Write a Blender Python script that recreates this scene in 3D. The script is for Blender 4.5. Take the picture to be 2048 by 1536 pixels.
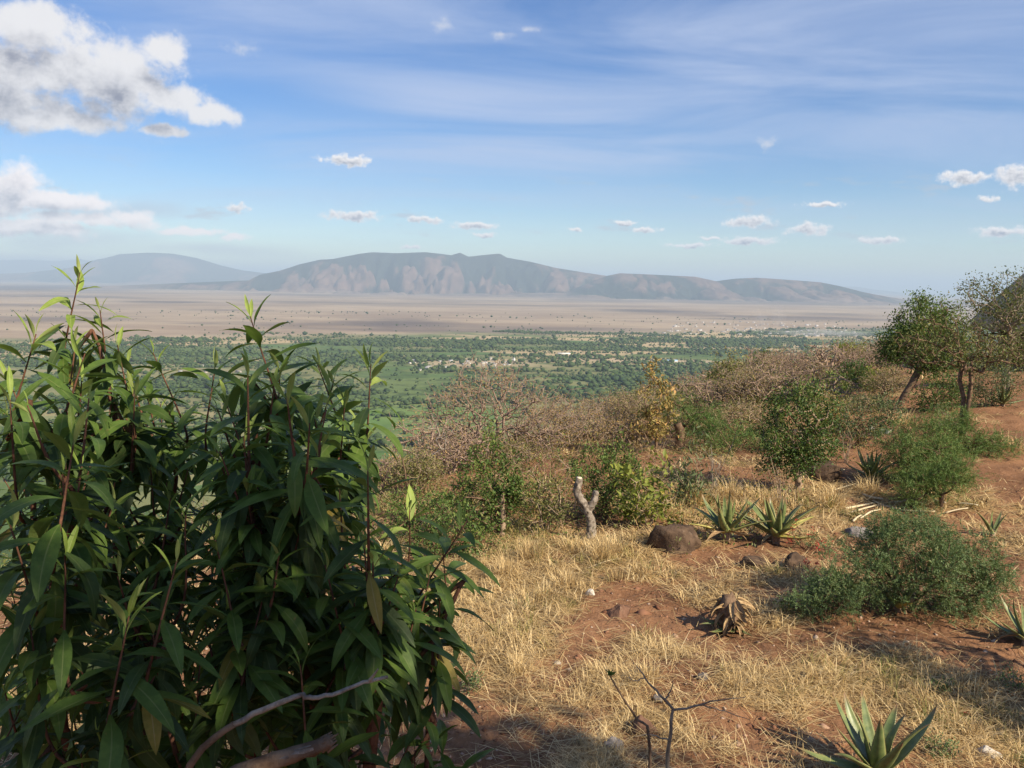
import bpy, math, random
import numpy as np
from mathutils import Vector, Matrix

for _o in list(bpy.data.objects):
    bpy.data.objects.remove(_o, do_unlink=True)
sc = bpy.context.scene
COL = sc.collection
R = math.radians

# ------------------------------------------------------------------ camera
CAM_H = 2.6
PITCH, ROLL, HFOV = 6.76, 1.0, 62.0
FPX = 1024.0 / math.tan(R(HFOV / 2))
CAM = np.array([0.0, 0.0, CAM_H])
_p, _f = R(PITCH), R(ROLL)
FWD = np.array([0, math.cos(_p), -math.sin(_p)])
_u0 = np.array([0, math.sin(_p), math.cos(_p)])
_r0 = np.array([1.0, 0, 0])
RGT = _r0 * math.cos(_f) + _u0 * math.sin(_f)
UP = _u0 * math.cos(_f) - _r0 * math.sin(_f)
cd = bpy.data.cameras.new("camera")
cam = bpy.data.objects.new("camera", cd)
COL.objects.link(cam)
cd.sensor_width = 36
cd.lens = 18 / math.tan(R(HFOV / 2))
cd.clip_start = 0.05
cd.clip_end = 400000
M = Matrix.Identity(4)
for i in range(3):
    M[i][0], M[i][1], M[i][2], M[i][3] = RGT[i], UP[i], -FWD[i], CAM[i]
cam.matrix_world = M
sc.camera = cam


def ray(px, py):
    return FWD + RGT * ((px - 1024) / FPX) - UP * ((py - 768) / FPX)


def at(px, py, d):
    """world point seen at photo pixel (px,py), d metres ahead"""
    v = ray(px, py)
    return CAM + v * (d / v[1])


# ------------------------------------------------------------------ light
SUN_AZ, SUN_EL = 128.0, 36.0          # clockwise from the view direction (+Y)
sd = np.array([math.sin(R(SUN_AZ)) * math.cos(R(SUN_EL)), math.cos(R(SUN_AZ)) * math.cos(R(SUN_EL)), math.sin(R(SUN_EL))])
sl = bpy.data.lights.new("sun", "SUN")
sl.energy = 5.0
sl.angle = R(0.5)
sl.color = (1.0, 0.875, 0.675)
so = bpy.data.objects.new("sun", sl)
so.rotation_euler = Vector(-sd).to_track_quat("-Z", "Y").to_euler()
so.location = (20, -20, 40)
COL.objects.link(so)

sc.view_settings.view_transform = "Standard"
sc.view_settings.look = "None"
EXPO = 0.79
sc.view_settings.exposure = EXPO
sc.view_settings.gamma = 1
sc.view_settings.use_curve_mapping = False
sc.render.engine = "CYCLES"
cy = sc.cycles
cy.max_bounces = 6
cy.diffuse_bounces = 3
cy.glossy_bounces = 2
cy.transmission_bounces = 4
cy.transparent_max_bounces = 4
cy.volume_bounces = 0
cy.caustics_reflective = False
cy.caustics_refractive = False
cy.use_denoising = True
cy.sample_clamp_indirect = 6


class NT:
    """small node-tree helper"""

    def __init__(s, tree):
        s.t = tree
        s.n = tree.nodes
        s.l = tree.links

    def new(s, typ, **kw):
        n = s.n.new(typ)
        for k, v in kw.items():
            setattr(n, k, v)
        return n

    def put(s, sock, v):
        if v is None:
            return
        if isinstance(v, bpy.types.NodeSocket):
            s.l.new(v, sock)
        else:
            if sock.type == "RGBA" and len(v) == 3:
                v = (*v, 1.0)
            sock.default_value = v

    def m(s, op, a, b=None, c=None, clamp=False):
        n = s.new("ShaderNodeMath", operation=op)
        n.use_clamp = clamp
        s.put(n.inputs[0], a)
        s.put(n.inputs[1], b)
        s.put(n.inputs[2], c)
        return n.outputs[0]

    def v(s, op, a, b=None, c=None):
        n = s.new("ShaderNodeVectorMath", operation=op)
        s.put(n.inputs[0], a)
        s.put(n.inputs[1], b)
        s.put(n.inputs[2], c)
        return n.outputs["Value"] if op in ("LENGTH", "DOT_PRODUCT") else n.outputs[0]

    def noise(s, vec, scale, detail=4, rough=0.55, dist=0.0, out=0):
        n = s.new("ShaderNodeTexNoise")
        s.put(n.inputs["Vector"], vec)
        n.inputs["Scale"].default_value = scale
        n.inputs["Detail"].default_value = detail
        n.inputs["Roughness"].default_value = rough
        n.inputs["Distortion"].default_value = dist
        return n.outputs[out]

    def ss(s, x, lo, hi, a=0.0, b=1.0):
        n = s.new("ShaderNodeMapRange", interpolation_type="SMOOTHSTEP")
        s.put(n.inputs[0], x)
        n.inputs[1].default_value = lo
        n.inputs[2].default_value = hi
        n.inputs[3].default_value = a
        n.inputs[4].default_value = b
        return n.outputs[0]

    def mix(s, f, a, b):
        n = s.new("ShaderNodeMix", data_type="RGBA")
        s.put(n.inputs[0], f)
        s.put(n.inputs[6], (*a, 1) if isinstance(a, tuple) and len(a) == 3 else a)
        s.put(n.inputs[7], (*b, 1) if isinstance(b, tuple) and len(b) == 3 else b)
        return n.outputs[2]

    def attr(s, name, out="Fac"):
        n = s.new("ShaderNodeAttribute", attribute_name=name)
        return n.outputs[out]


def make_world():
    w = bpy.data.worlds.new("World")
    sc.world = w
    w.use_nodes = True
    t = w.node_tree
    t.nodes.clear()
    k = NT(t)
    sky = k.new("ShaderNodeTexSky", sky_type="NISHITA")
    sky.sun_disc = False
    sky.sun_elevation = R(SUN_EL)
    sky.sun_rotation = R(SUN_AZ)
    sky.altitude = 900
    sky.air_density = 1.0
    sky.dust_density = 0.6
    sky.ozone_density = 2.2
    STR = 0.077
    dirv = k.new("ShaderNodeTexCoord").outputs["Generated"]
    sep = k.new("ShaderNodeSeparateXYZ")
    k.put(sep.inputs[0], dirv)
    x, y, z = sep.outputs
    az = k.m("MULTIPLY", k.m("ARCTAN2", x, y), 57.29578)
    el = k.m("MULTIPLY", k.m("ARCSINE", z), 57.29578)
    comb = k.new("ShaderNodeCombineXYZ")
    k.put(comb.inputs[0], az)
    k.put(comb.inputs[1], el)
    ae = comb.outputs[0]

    def ang(px, py):
        v = ray(px, py)
        v = v / np.linalg.norm(v)
        return math.degrees(math.atan2(v[0], v[1])), math.degrees(math.asin(v[2]))

    def field(vec, clouds, nscale, amp, edge, warp):
        wv = k.v("MULTIPLY_ADD", k.noise(vec, nscale * 0.6, 5, 0.6, out=1), (warp, warp * 0.6, 0), (-warp / 2, -warp * 0.3, 0))
        p = k.v("ADD", vec, wv)
        best = None
        for (px, py, rx, ry) in clouds:
            a, e = ang(px, py)
            sx, sy = FPX / 57.3 / rx, FPX / 57.3 / ry
            q = k.v("MULTIPLY_ADD", p, (sx, sy, 0), (-a * sx, -e * sy, 0))
            L = k.v("LENGTH", q)
            best = L if best is None else k.m("MINIMUM", best, L)
        n = k.noise(vec, nscale, 8, 0.62)
        d = k.m("ADD", k.m("SUBTRACT", 1.0, best), k.m("MULTIPLY", k.m("SUBTRACT", n, 0.5), amp))
        return k.ss(d, 0.0, edge)

    big = [(205, 165, 175, 85), (60, 55, 130, 62), (30, 205, 100, 52), (315, 100, 62, 36), (335, 195, 95, 45),
           (420, 228, 72, 26), (330, 262, 60, 14), (120, 235, 150, 32), (30, 130, 120, 66), (250, 130, 90, 60)]
    bank = [(20, 372, 70, 50), (110, 402, 120, 26), (0, 410, 70, 30), (262, 434, 52, 18), (170, 440, 150, 16), (470, 476, 34, 10), (380, 462, 80, 10), (40, 455, 160, 22)]
    wisps = [(1003, 68, 30, 12), (885, 50, 24, 18), (485, 95, 44, 14), (1533, 285, 28, 15), (1060, 60, 30, 8)]
    small = [(693, 320, 66, 12),
             (1930, 357, 50, 15), (2035, 350, 46, 22), (1497, 444, 58, 15), (1615, 458, 48, 15), (705, 433, 64, 13),
             (845, 439, 46, 8), (950, 451, 56, 10), (1250, 446, 30, 7), (1292, 461, 35, 6), (475, 416, 27, 10),
             (1978, 398, 19, 7), (1650, 408, 48, 7), (2005, 461, 52, 11), (1500, 482, 64, 10), (1760, 481, 52, 8),
             (1150, 460, 18, 5), (970, 468, 34, 6), (1385, 490, 60, 6), (820, 494, 22, 6), (1420, 478, 24, 5)]
    veil = [(150, 475, 260, 34), (420, 500, 200, 20), (60, 520, 200, 24), (250, 420, 180, 24)]

    cirrus_p = k.new("ShaderNodeCombineXYZ")
    zz = k.m("ADD", k.m("MAXIMUM", z, 0.0), 0.12)
    k.put(cirrus_p.inputs[0], k.m("DIVIDE", x, zz))
    k.put(cirrus_p.inputs[1], k.m("DIVIDE", y, zz))
    cp = k.v("MULTIPLY", cirrus_p.outputs[0], (0.55, 1.25, 1))
    rot = k.new("ShaderNodeVectorRotate", rotation_type="Z_AXIS")
    k.put(rot.inputs["Vector"], cp)
    rot.inputs["Angle"].default_value = R(9)
    c1 = k.noise(rot.outputs[0], 1.1, 7, 0.58, 0.7)
    c2 = k.noise(rot.outputs[0], 0.45, 3, 0.5, 0.4)
    cir = k.m("MULTIPLY", k.ss(c1, 0.30, 0.74), k.ss(c2, 0.30, 0.60))
    cir = k.m("MULTIPLY", k.m("ADD", k.m("MULTIPLY", cir, 0.80), k.ss(c2, 0.35, 0.7, 0, 0.10)), k.ss(el, 2, 9, 0.15, 1))
    WH = 1.0 / STR / 2 ** EXPO      # a colour times WH is a radiance that shows as that colour
    hs = k.new("ShaderNodeHueSaturation")
    hs.inputs["Saturation"].default_value = 1.4
    hs.inputs["Hue"].default_value = 0.511
    k.put(hs.inputs["Color"], sky.outputs[0])
    blue = hs.outputs[0]
    base = k.mix(cir, blue, (0.55 * WH, 0.64 * WH, 0.86 * WH))
    # pale air low over the horizon, all the way round
    vf = k.m("MULTIPLY", field(ae, veil, 0.16, 1.2, 1.0, 3.0), 0.55)
    base = k.mix(vf, base, (0.53 * WH, 0.58 * WH, 0.70 * WH))
    # scattered small cumulus low in the sky, all the way round
    gv = k.v("MULTIPLY", ae, (0.22, 0.85, 0))
    gm = k.m("MULTIPLY", k.ss(el, 2.2, 3.5), k.ss(el, 8.0, 5.0))
    g = k.m("MULTIPLY", k.m("MULTIPLY", k.ss(k.noise(gv, 1.0, 6, 0.62), 0.56, 0.68), gm), 0.6)
    base = k.mix(g, base, (0.55 * WH, 0.58 * WH, 0.66 * WH))
    for clouds, nscale, amp, edge, warp, dx, dy, hi, lo, op in (
        (wisps, 1.6, 2.2, 1.6, 1.4, 0.10, 0.34, (0.80, 0.80, 0.84), (0.50, 0.54, 0.66), 0.75),
        (bank, 0.8, 1.6, 0.6, 1.6, 0.3, 0.6, (1.15, 1.06, 1.04), (0.34, 0.37, 0.47), 0.95),
        (small, 1.7, 1.9, 0.6, 1.3, 0.05, 0.12, (1.05, 1.01, 1.00), (0.25, 0.30, 0.41), 1.0),
        (big, 0.55, 1.9, 0.6, 2.6, 0.5, 1.7, (0.92, 0.90, 0.90), (0.27, 0.28, 0.35), 0.95),
    ):
        d0 = field(ae, clouds, nscale, amp, edge, warp)
        d1 = field(k.v("ADD", ae, (dx, dy, 0)), clouds, nscale, amp, edge * 2.2, warp)
        d2 = k.noise(k.v("MULTIPLY", ae, (1, 1.4, 1)), nscale * 1.6, 6, 0.62)
        sh = k.m("MULTIPLY", d1, k.ss(d2, 0.30, 0.62, 0.45, 1.0))
        colr = k.mix(sh, tuple(c * WH for c in hi), tuple(c * WH for c in lo))
        base = k.mix(k.m("MULTIPLY", d0, op), base, colr)
    bg = k.new("ShaderNodeBackground")
    k.put(bg.inputs[0], base)
    bg.inputs[1].default_value = STR
    out = k.new("ShaderNodeOutputWorld")
    k.l.new(bg.outputs[0], out.inputs[0])


make_world()

# ------------------------------------------------------------------ noise and terrain
VALLEY = -250.0


def _hash(ix, iy, seed):
    h = (ix.astype(np.int64) * 374761393 + iy.astype(np.int64) * 668265263 + seed * 1442695041) & 0x7FFFFFFF
    h = ((h ^ (h >> 13)) * 1274126177) & 0x7FFFFFFF
    return ((h ^ (h >> 16)) & 0xFFFF) / 65535.0


def vnoise(x, y, seed=0):
    x = np.asarray(x, float)
    y = np.asarray(y, float)
    ix, iy = np.floor(x), np.floor(y)
    fx, fy = x - ix, y - iy
    fx = fx * fx * (3 - 2 * fx)
    fy = fy * fy * (3 - 2 * fy)
    a, b = _hash(ix, iy, seed), _hash(ix + 1, iy, seed)
    c, d = _hash(ix, iy + 1, seed), _hash(ix + 1, iy + 1, seed)
    return (a * (1 - fx) + b * fx) * (1 - fy) + (c * (1 - fx) + d * fx) * fy


def fbm(x, y, oct=4, seed=0, gain=0.5):
    s, a, t = 0.0, 1.0, 0.0
    for i in range(oct):
        s = s + a * vnoise(np.asarray(x) * 2 ** i + 17.3 * i, np.asarray(y) * 2 ** i - 9.1 * i, seed + i)
        t += a
        a *= gain
    return s / t


def softplus(x, w):
    return np.where(x / w > 30, x, w * np.log1p(np.exp(np.clip(x / w, -40, 40))))


def smooth(x, a, b):
    t = np.clip((np.asarray(x, float) - a) / (b - a), 0, 1)
    return t * t * (3 - 2 * t)


def hz_base(x, y):
    x = np.asarray(x, float)
    y = np.asarray(y, float)
    pd = (y - (16 + 1.5 * x)) / 1.803
    z = -0.50 * softplus(pd, 1.6) - 0.34 * softplus(y - 40, 6)
    z = z + 0.03 * softplus(x - 6, 1.5) * smooth(y, 2, 14)
    z = z + 0.12 * softplus(-y - 12, 4)
    r = np.hypot(x, y)
    z = np.minimum(z, 14)
    lo = VALLEY
    z = lo + softplus(z - lo, 6)
    k = smooth(r, 480, 700)
    return z * (1 - k) + lo * k


def hz(x, y):
    r = np.hypot(x, y)
    near = 1 - smooth(r, 60, 120)
    b = 0.34 * (fbm(np.asarray(x) / 3.1, np.asarray(y) / 3.1, 3, 3) - 0.5)
    b = b + 0.13 * (fbm(np.asarray(x) / 0.8, np.asarray(y) / 0.8, 3, 7) - 0.5)
    b = b + 0.05 * (fbm(np.asarray(x) / 0.13, np.asarray(y) / 0.13, 3, 11) - 0.5) * (1 - smooth(r, 15, 30))
    far = 10 * (fbm(np.asarray(x) / 60, np.asarray(y) / 60, 4, 5) - 0.5) * smooth(r, 50, 160) * (1 - smooth(r, 500, 690))
    return hz_base(x, y) + b * near + far


def gnd(px, py):
    v = ray(px, py)
    v = v / v[1]
    d = 1.0
    while d < 300:
        p = CAM + v * d
        if p[2] <= float(hz(p[0], p[1])):
            return np.array([p[0], p[1], float(hz(p[0], p[1]))])
        d += 0.02 + d * 0.002
    return CAM + v * 40


def gat(px, d):
    """ground point d metres ahead in the direction of photo column px"""
    v = ray(px, 800)
    x = v[0] / v[1] * d
    return np.array([x, d, float(hz(x, d))])


# ------------------------------------------------------------------ mesh helpers
def mesh_np(name, V, F, mats=(), smooth_f=False, attrs=None, mi=None):
    V = np.ascontiguousarray(V, dtype=np.float32).reshape(-1, 3)
    groups = F if isinstance(F, list) else [F]
    groups = [np.asarray(g, dtype=np.int32) for g in groups if len(g)]
    me = bpy.data.meshes.new(name)
    me.vertices.add(len(V))
    me.vertices.foreach_set("co", V.ravel())
    nl = sum(g.size for g in groups)
    npo = sum(len(g) for g in groups)
    me.loops.add(nl)
    me.loops.foreach_set("vertex_index", np.concatenate([g.ravel() for g in groups]))
    me.polygons.add(npo)
    tot = np.concatenate([np.full(len(g), g.shape[1], np.int32) for g in groups])
    st = np.concatenate([[0], np.cumsum(tot)[:-1]]).astype(np.int32)
    me.polygons.foreach_set("loop_start", st)
    if smooth_f:
        me.polygons.foreach_set("use_smooth", np.ones(npo, bool))
    if mi is not None:
        me.polygons.foreach_set("material_index", np.asarray(mi, np.int32))
    for m in mats:
        me.materials.append(m)
    for k, a in (attrs or {}).items():
        at_ = me.attributes.new(k, "FLOAT", "POINT")
        at_.data.foreach_set("value", np.ascontiguousarray(a, dtype=np.float32))
    me.update(calc_edges=True)
    return me


def link(name, me, parent=None, loc=None):
    o = bpy.data.objects.new(name, me)
    COL.objects.link(o)
    if parent is not None:
        o.parent = parent
    if loc is not None:
        o.location = loc
    return o


def tag(o, label=None, cat=None, group=None, kind=None):
    for k, v in (("label", label), ("category", cat), ("group", group), ("kind", kind)):
        if v:
            o[k] = v
    return o


def thing(name, label, cat, loc, group=None):
    o = bpy.data.objects.new(name, None)
    o.empty_display_size = 0.1
    o.location = Vector(loc)
    COL.objects.link(o)
    return tag(o, label, cat, group)


def nrm(a):
    return a / np.maximum(np.linalg.norm(a, axis=-1, keepdims=True), 1e-9)


def frusta(P0, P1, R0, R1, k=4):
    """open tapered tubes; returns verts, quad faces"""
    P0, P1 = np.asarray(P0, float), np.asarray(P1, float)
    n = len(P0)
    d = nrm(P1 - P0)
    ref = np.where(np.abs(d[:, 2:3]) > 0.9, np.array([[1.0, 0, 0]]), np.array([[0, 0, 1.0]]))
    a = nrm(np.cross(d, ref))
    b = np.cross(d, a)
    th = np.arange(k) * 2 * math.pi / k
    ring = a[:, None, :] * np.cos(th)[None, :, None] + b[:, None, :] * np.sin(th)[None, :, None]
    ext = d * np.minimum(R1, R0)[:, None] * 0.5
    V = np.stack([(P0 - ext)[:, None, :] + ring * np.asarray(R0)[:, None, None], (P1 + ext)[:, None, :] + ring * np.asarray(R1)[:, None, None]], 1)
    i = np.arange(k)
    j = (i + 1) % k
    q = np.stack([i, j, k + j, k + i], 1)
    F = q[None] + (np.arange(n) * 2 * k)[:, None, None]
    return V.reshape(-1, 3), F.reshape(-1, 4)


def tube_path(pts, rad, k=6):
    """closed smooth tube along a path"""
    pts = np.asarray(pts, float)
    rad = np.asarray(rad, float)
    n = len(pts)
    t = nrm(np.gradient(pts, axis=0))
    a = np.cross(t[0], [0.3, 0.9, 0.25])
    a /= np.linalg.norm(a)
    V = []
    th = np.arange(k) * 2 * math.pi / k
    for i in range(n):
        a = a - t[i] * a.dot(t[i])
        a /= np.linalg.norm(a)
        b = np.cross(t[i], a)
        V.append(pts[i] + rad[i] * (np.cos(th)[:, None] * a + np.sin(th)[:, None] * b))
    V = np.concatenate(V + [pts[:1], pts[-1:]])
    i = np.arange(k)
    j = (i + 1) % k
    F = np.concatenate([np.stack([r * k + i, r * k + j, (r + 1) * k + j, (r + 1) * k + i], 1) for r in range(n - 1)])
    c0, c1 = n * k, n * k + 1
    T = np.concatenate([np.stack([j, i, np.full(k, c0)], 1), np.stack([(n - 1) * k + i, (n - 1) * k + j, np.full(k, c1)], 1)])
    return V, [F, T]


def curve_pts(ctrl, n=12, wob=0.0, rng=None):
    """Catmull-Rom through control points"""
    c = [np.asarray(p, float) for p in ctrl]
    c = [2 * c[0] - c[1]] + c + [2 * c[-1] - c[-2]]
    out = []
    segs = len(c) - 3
    per = max(2, n // segs)
    for s in range(segs):
        p0, p1, p2, p3 = c[s:s + 4]
        for i in range(per):
            t = i / per
            out.append(0.5 * (2 * p1 + (p2 - p0) * t + (2 * p0 - 5 * p1 + 4 * p2 - p3) * t * t + (3 * p1 - p0 - 3 * p2 + p3) * t ** 3))
    out.append(c[-2])
    out = np.array(out)
    if wob and rng is not None:
        out[1:-1] += rng.normal(0, wob, out[1:-1].shape)
    return out


# ------------------------------------------------------------------ materials
def material(name):
    m = bpy.data.materials.new(name)
    m.use_nodes = True
    m.node_tree.nodes.clear()
    return m, NT(m.node_tree)


def finish(k, col, rough=0.8, spec=0.2, bump=None, bstr=0.3, bdist=0.02, translucent=0.0, tcol=None):
    p = k.new("ShaderNodeBsdfPrincipled")
    k.put(p.inputs["Base Color"], (*col, 1) if isinstance(col, tuple) and len(col) == 3 else col)
    k.put(p.inputs["Roughness"], rough)
    p.inputs["Specular IOR Level"].default_value = spec
    if bump is not None:
        b = k.new("ShaderNodeBump")
        b.inputs["Strength"].default_value = bstr
        b.inputs["Distance"].default_value = bdist
        k.put(b.inputs["Height"], bump)
        k.put(p.inputs["Normal"], b.outputs[0])
    sh = p.outputs[0]
    if translucent:
        t = k.new("ShaderNodeBsdfTranslucent")
        k.put(t.inputs[0], tcol if tcol is not None else col)
        mx = k.new("ShaderNodeMixShader")
        mx.inputs[0].default_value = translucent
        k.l.new(sh, mx.inputs[1])
        k.l.new(t.outputs[0], mx.inputs[2])
        sh = mx.outputs[0]
    o = k.new("ShaderNodeOutputMaterial")
    k.l.new(sh, o.inputs[0])


def ramp(k, f, cols):
    n = k.new("ShaderNodeValToRGB")
    e = n.color_ramp.elements
    while len(e) < len(cols):
        e.new(0.5)
    for i, c in enumerate(cols):
        pos, col = c
        e[i].position = pos
        e[i].color = (*col, 1)
    k.put(n.inputs[0], f)
    return n.outputs[0]


def mat_leaf(name, c0, c1, c2=None, tr=0.3, rough=0.55, spec=0.3):
    """leaf whose own colour runs c0 -> c1 -> c2 with the stored per-leaf value"""
    m, k = material(name)
    cols = [(0.0, c0), (0.65, c1), (1.0, c2 or c1)]
    col = ramp(k, k.attr("tint"), cols)
    tc = k.mix(0.5, col, (0.20, 0.26, 0.04))
    finish(k, col, rough, spec, translucent=tr, tcol=tc)
    return m


def mat_bark(name, c0, c1, scale=18, rough=0.9):
    m, k = material(name)
    pos = k.new("ShaderNodeNewGeometry").outputs["Position"]
    n = k.noise(pos, scale, 5, 0.65)
    n2 = k.noise(k.v("MULTIPLY", pos, (1, 1, 0.25)), scale * 3, 4, 0.6)
    col = k.mix(k.ss(n, 0.35, 0.65), c0, c1)
    finish(k, col, rough, 0.15, bump=n2, bstr=0.6, bdist=0.01)
    return m


MAT = {}
MAT["small_green"] = mat_leaf("small green leaf", (0.065, 0.12, 0.026), (0.125, 0.19, 0.042), (0.22, 0.25, 0.065))
MAT["deep_green"] = mat_leaf("deep green leaf", (0.045, 0.09, 0.022), (0.09, 0.15, 0.036), (0.19, 0.23, 0.06))
MAT["olive"] = mat_leaf("olive leaf", (0.09, 0.11, 0.035), (0.18, 0.19, 0.06), (0.32, 0.27, 0.095))
MAT["grey_green"] = mat_leaf("grey green leaf", (0.075, 0.11, 0.048), (0.14, 0.18, 0.08), (0.24, 0.26, 0.13))
MAT["yellow_green"] = mat_leaf("yellow green leaf", (0.13, 0.17, 0.03), (0.25, 0.27, 0.05), (0.38, 0.30, 0.06))
MAT["ochre"] = mat_leaf("ochre leaf", (0.17, 0.17, 0.05), (0.36, 0.26, 0.085), (0.50, 0.30, 0.11))
MAT["feather"] = mat_leaf("feathery leaf", (0.065, 0.125, 0.03), (0.125, 0.20, 0.05), (0.21, 0.26, 0.08))
MAT["fern"] = mat_leaf("fern leaf", (0.072, 0.120, 0.044), (0.135, 0.195, 0.076), (0.21, 0.26, 0.105))
MAT["bark_grey"] = mat_bark("grey bark", (0.16, 0.12, 0.09), (0.30, 0.24, 0.18))
MAT["bark_brown"] = mat_bark("brown bark", (0.10, 0.062, 0.04), (0.21, 0.14, 0.09))
MAT["bark_dry"] = mat_bark("dry twig", (0.22, 0.155, 0.105), (0.36, 0.27, 0.19))
MAT["bark_twig"] = mat_bark("purplish dry twig", (0.20, 0.138, 0.108), (0.35, 0.255, 0.195))
MAT["bark_red"] = mat_bark("reddish bark", (0.075, 0.036, 0.024), (0.16, 0.075, 0.045), 30)
MAT["bark_pale"] = mat_bark("pale weathered wood", (0.12, 0.095, 0.075), (0.31, 0.265, 0.215), 28)

m, k = material("straw")
col = ramp(k, k.attr("tint"), [(0.0, (0.20, 0.135, 0.07)), (0.45, (0.53, 0.375, 0.17)), (1.0, (0.82, 0.65, 0.36))])
finish(k, col, 0.6, 0.25, translucent=0.25, tcol=col)
MAT["straw"] = m
m, k = material("half green grass")
col = ramp(k, k.attr("tint"), [(0.0, (0.10, 0.13, 0.035)), (0.5, (0.24, 0.22, 0.07)), (1.0, (0.48, 0.38, 0.15))])
finish(k, col, 0.6, 0.25, translucent=0.25, tcol=col)
MAT["green_grass"] = m


def mat_rock(name, c0, c1, c2):
    m, k = material(name)
    pos = k.new("ShaderNodeNewGeometry").outputs["Position"]
    n = k.noise(pos, 6, 6, 0.65)
    n2 = k.noise(pos, 40, 5, 0.65)
    n3 = k.noise(pos, 14, 4, 0.7)
    col = k.mix(k.ss(n, 0.35, 0.65), c0, c1)
    col = k.mix(k.ss(n3, 0.58, 0.70, 0, 0.6), col, c2)
    finish(k, col, 0.92, 0.15, bump=k.m("ADD", n, k.m("MULTIPLY", n2, 0.4)), bstr=0.9, bdist=0.03)
    return m


MAT["rock_brown"] = mat_rock("brown rock", (0.055, 0.036, 0.025), (0.125, 0.082, 0.054), (0.22, 0.16, 0.11))
MAT["rock_red"] = mat_rock("reddish rock", (0.11, 0.060, 0.040), (0.19, 0.105, 0.068), (0.27, 0.18, 0.12))
MAT["rock_pale"] = mat_rock("pale rock", (0.42, 0.36, 0.29), (0.60, 0.55, 0.47), (0.68, 0.62, 0.55))
MAT["rock_grey"] = mat_rock("grey rock", (0.14, 0.12, 0.11), (0.26, 0.23, 0.21), (0.36, 0.33, 0.30))


# ------------------------------------------------------------------ the ground
rng0 = np.random.default_rng(5)
# places with a thick stand of dry grass, and bare earth (photo column, row, radius m, weight)
GRASSY = [(1010, 1120, 0.9, 1.0), (1210, 1095, 0.45, 1.3), (1090, 1190, 0.7, 0.9), (1450, 1000, 1.0, 1.3), (1560, 1010, 0.7, 1.0), (1380, 1020, 0.7, 1.0),
          (1050, 1300, 0.45, 0.9), (1400, 1180, 0.6, 0.5), (1250, 1345, 0.35, 0.7), (1330, 1290, 0.4, 0.5), (1900, 1080, 0.8, 0.6), (1960, 1010, 1.2, 0.7), (1850, 1370, 0.6, 0.8),
          (1700, 1360, 0.4, 0.4), (1980, 1450, 0.5, 0.7), (1300, 1080, 0.5, 0.7), (1500, 1400, 0.5, 0.4), (1250, 1420, 0.4, 0.7), (1620, 1060, 0.5, 0.7),
          (1720, 1010, 0.9, 0.6), (1000, 1220, 0.5, 0.8), (1650, 1300, 0.4, 0.5), (1340, 1130, 0.4, 0.4), (1500, 1500, 0.6, 0.4)]
BARE = [(1250, 1210, 0.55, 1.0), (1150, 1335, 0.5, 0.8), (1400, 1330, 0.3, 0.6), (1730, 1290, 0.4, 0.9), (1900, 1290, 0.55, 0.9), (1980, 1340, 0.6, 0.9), (1350, 1240, 0.4, 0.6),
        (1400, 1110, 0.3, 0.5), (980, 1440, 0.7, 1.0), (800, 1480, 0.6, 0.9), (1640, 1270, 0.3, 0.5), (1450, 1440, 0.4, 0.8), (1960, 880, 2.0, 0.8), (2040, 900, 2.0, 0.8), (1990, 960, 1.0, 0.6)]
_GP = [(gnd(a, b), r, w) for a, b, r, w in GRASSY]
_BP = [(gnd(a, b), r, w) for a, b, r, w in BARE]


def dens(x, y):
    n = fbm(x / 0.55, y / 0.55, 3, 31)
    n2 = fbm(x / 2.2, y / 2.2, 2, 37)
    d = 0.26 + 3.2 * (n - 0.5) + 1.0 * (n2 - 0.5)
    for p, r, w in _GP:
        d = d + w * np.exp(-((x - p[0]) ** 2 + (y - p[1]) ** 2) / (r * r))
    for p, r, w in _BP:
        d = d - 0.8 * w * np.exp(-((x - p[0]) ** 2 + (y - p[1]) ** 2) / (r * r))
    return np.clip(d, 0, 2)


def polar(radii, angs, close=True):
    rr, aa = np.meshgrid(radii, angs, indexing="ij")
    X, Y = rr * np.sin(aa), rr * np.cos(aa)
    nr, na = rr.shape
    i, j = np.meshgrid(np.arange(nr - 1), np.arange(na), indexing="ij")
    j2 = (j + 1) % na
    F = np.stack([i * na + j, i * na + j2, (i + 1) * na + j2, (i + 1) * na + j], -1).reshape(-1, 4)[:, ::-1]
    return X.ravel(), Y.ravel(), F


angs = np.concatenate([np.arange(-42, 42, 0.25), np.arange(42, 318, 4)]) * math.pi / 180
rad = [0.05, 0.4, 0.8]
while rad[-1] < 60:
    rad.append(rad[-1] + max(0.03, 0.007 * rad[-1]))
while rad[-1] < 700:
    rad.append(rad[-1] * 1.05)
rad[-1] = 700.0
X, Y, F = polar(np.array(rad), angs)
Z = hz(X, Y)
me_ground = mesh_np("ground", np.stack([X, Y, Z], 1), F, smooth_f=True,
                    attrs={"straw": np.where(np.hypot(X, Y) < 40, dens(X, Y), 0.9)})
m, k = material("red earth with straw")
pos = k.new("ShaderNodeNewGeometry").outputs["Position"]
n1 = k.noise(pos, 1.3, 5, 0.6)
n2 = k.noise(pos, 26, 6, 0.7)
n3 = k.noise(pos, 7, 5, 0.65)
n4 = k.noise(pos, 0.06, 5, 0.6)
soil = k.mix(k.ss(n1, 0.35, 0.65), (0.165, 0.082, 0.041), (0.265, 0.138, 0.071))
soil = k.mix(k.ss(n2, 0.45, 0.70, 0, 0.65), soil, (0.30, 0.17, 0.10))
soil = k.mix(k.ss(n3, 0.55, 0.70, 0, 0.5), soil, (0.10, 0.046, 0.026))
litter = k.mix(k.ss(n2, 0.35, 0.65), (0.24, 0.155, 0.072), (0.42, 0.30, 0.14))
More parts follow.
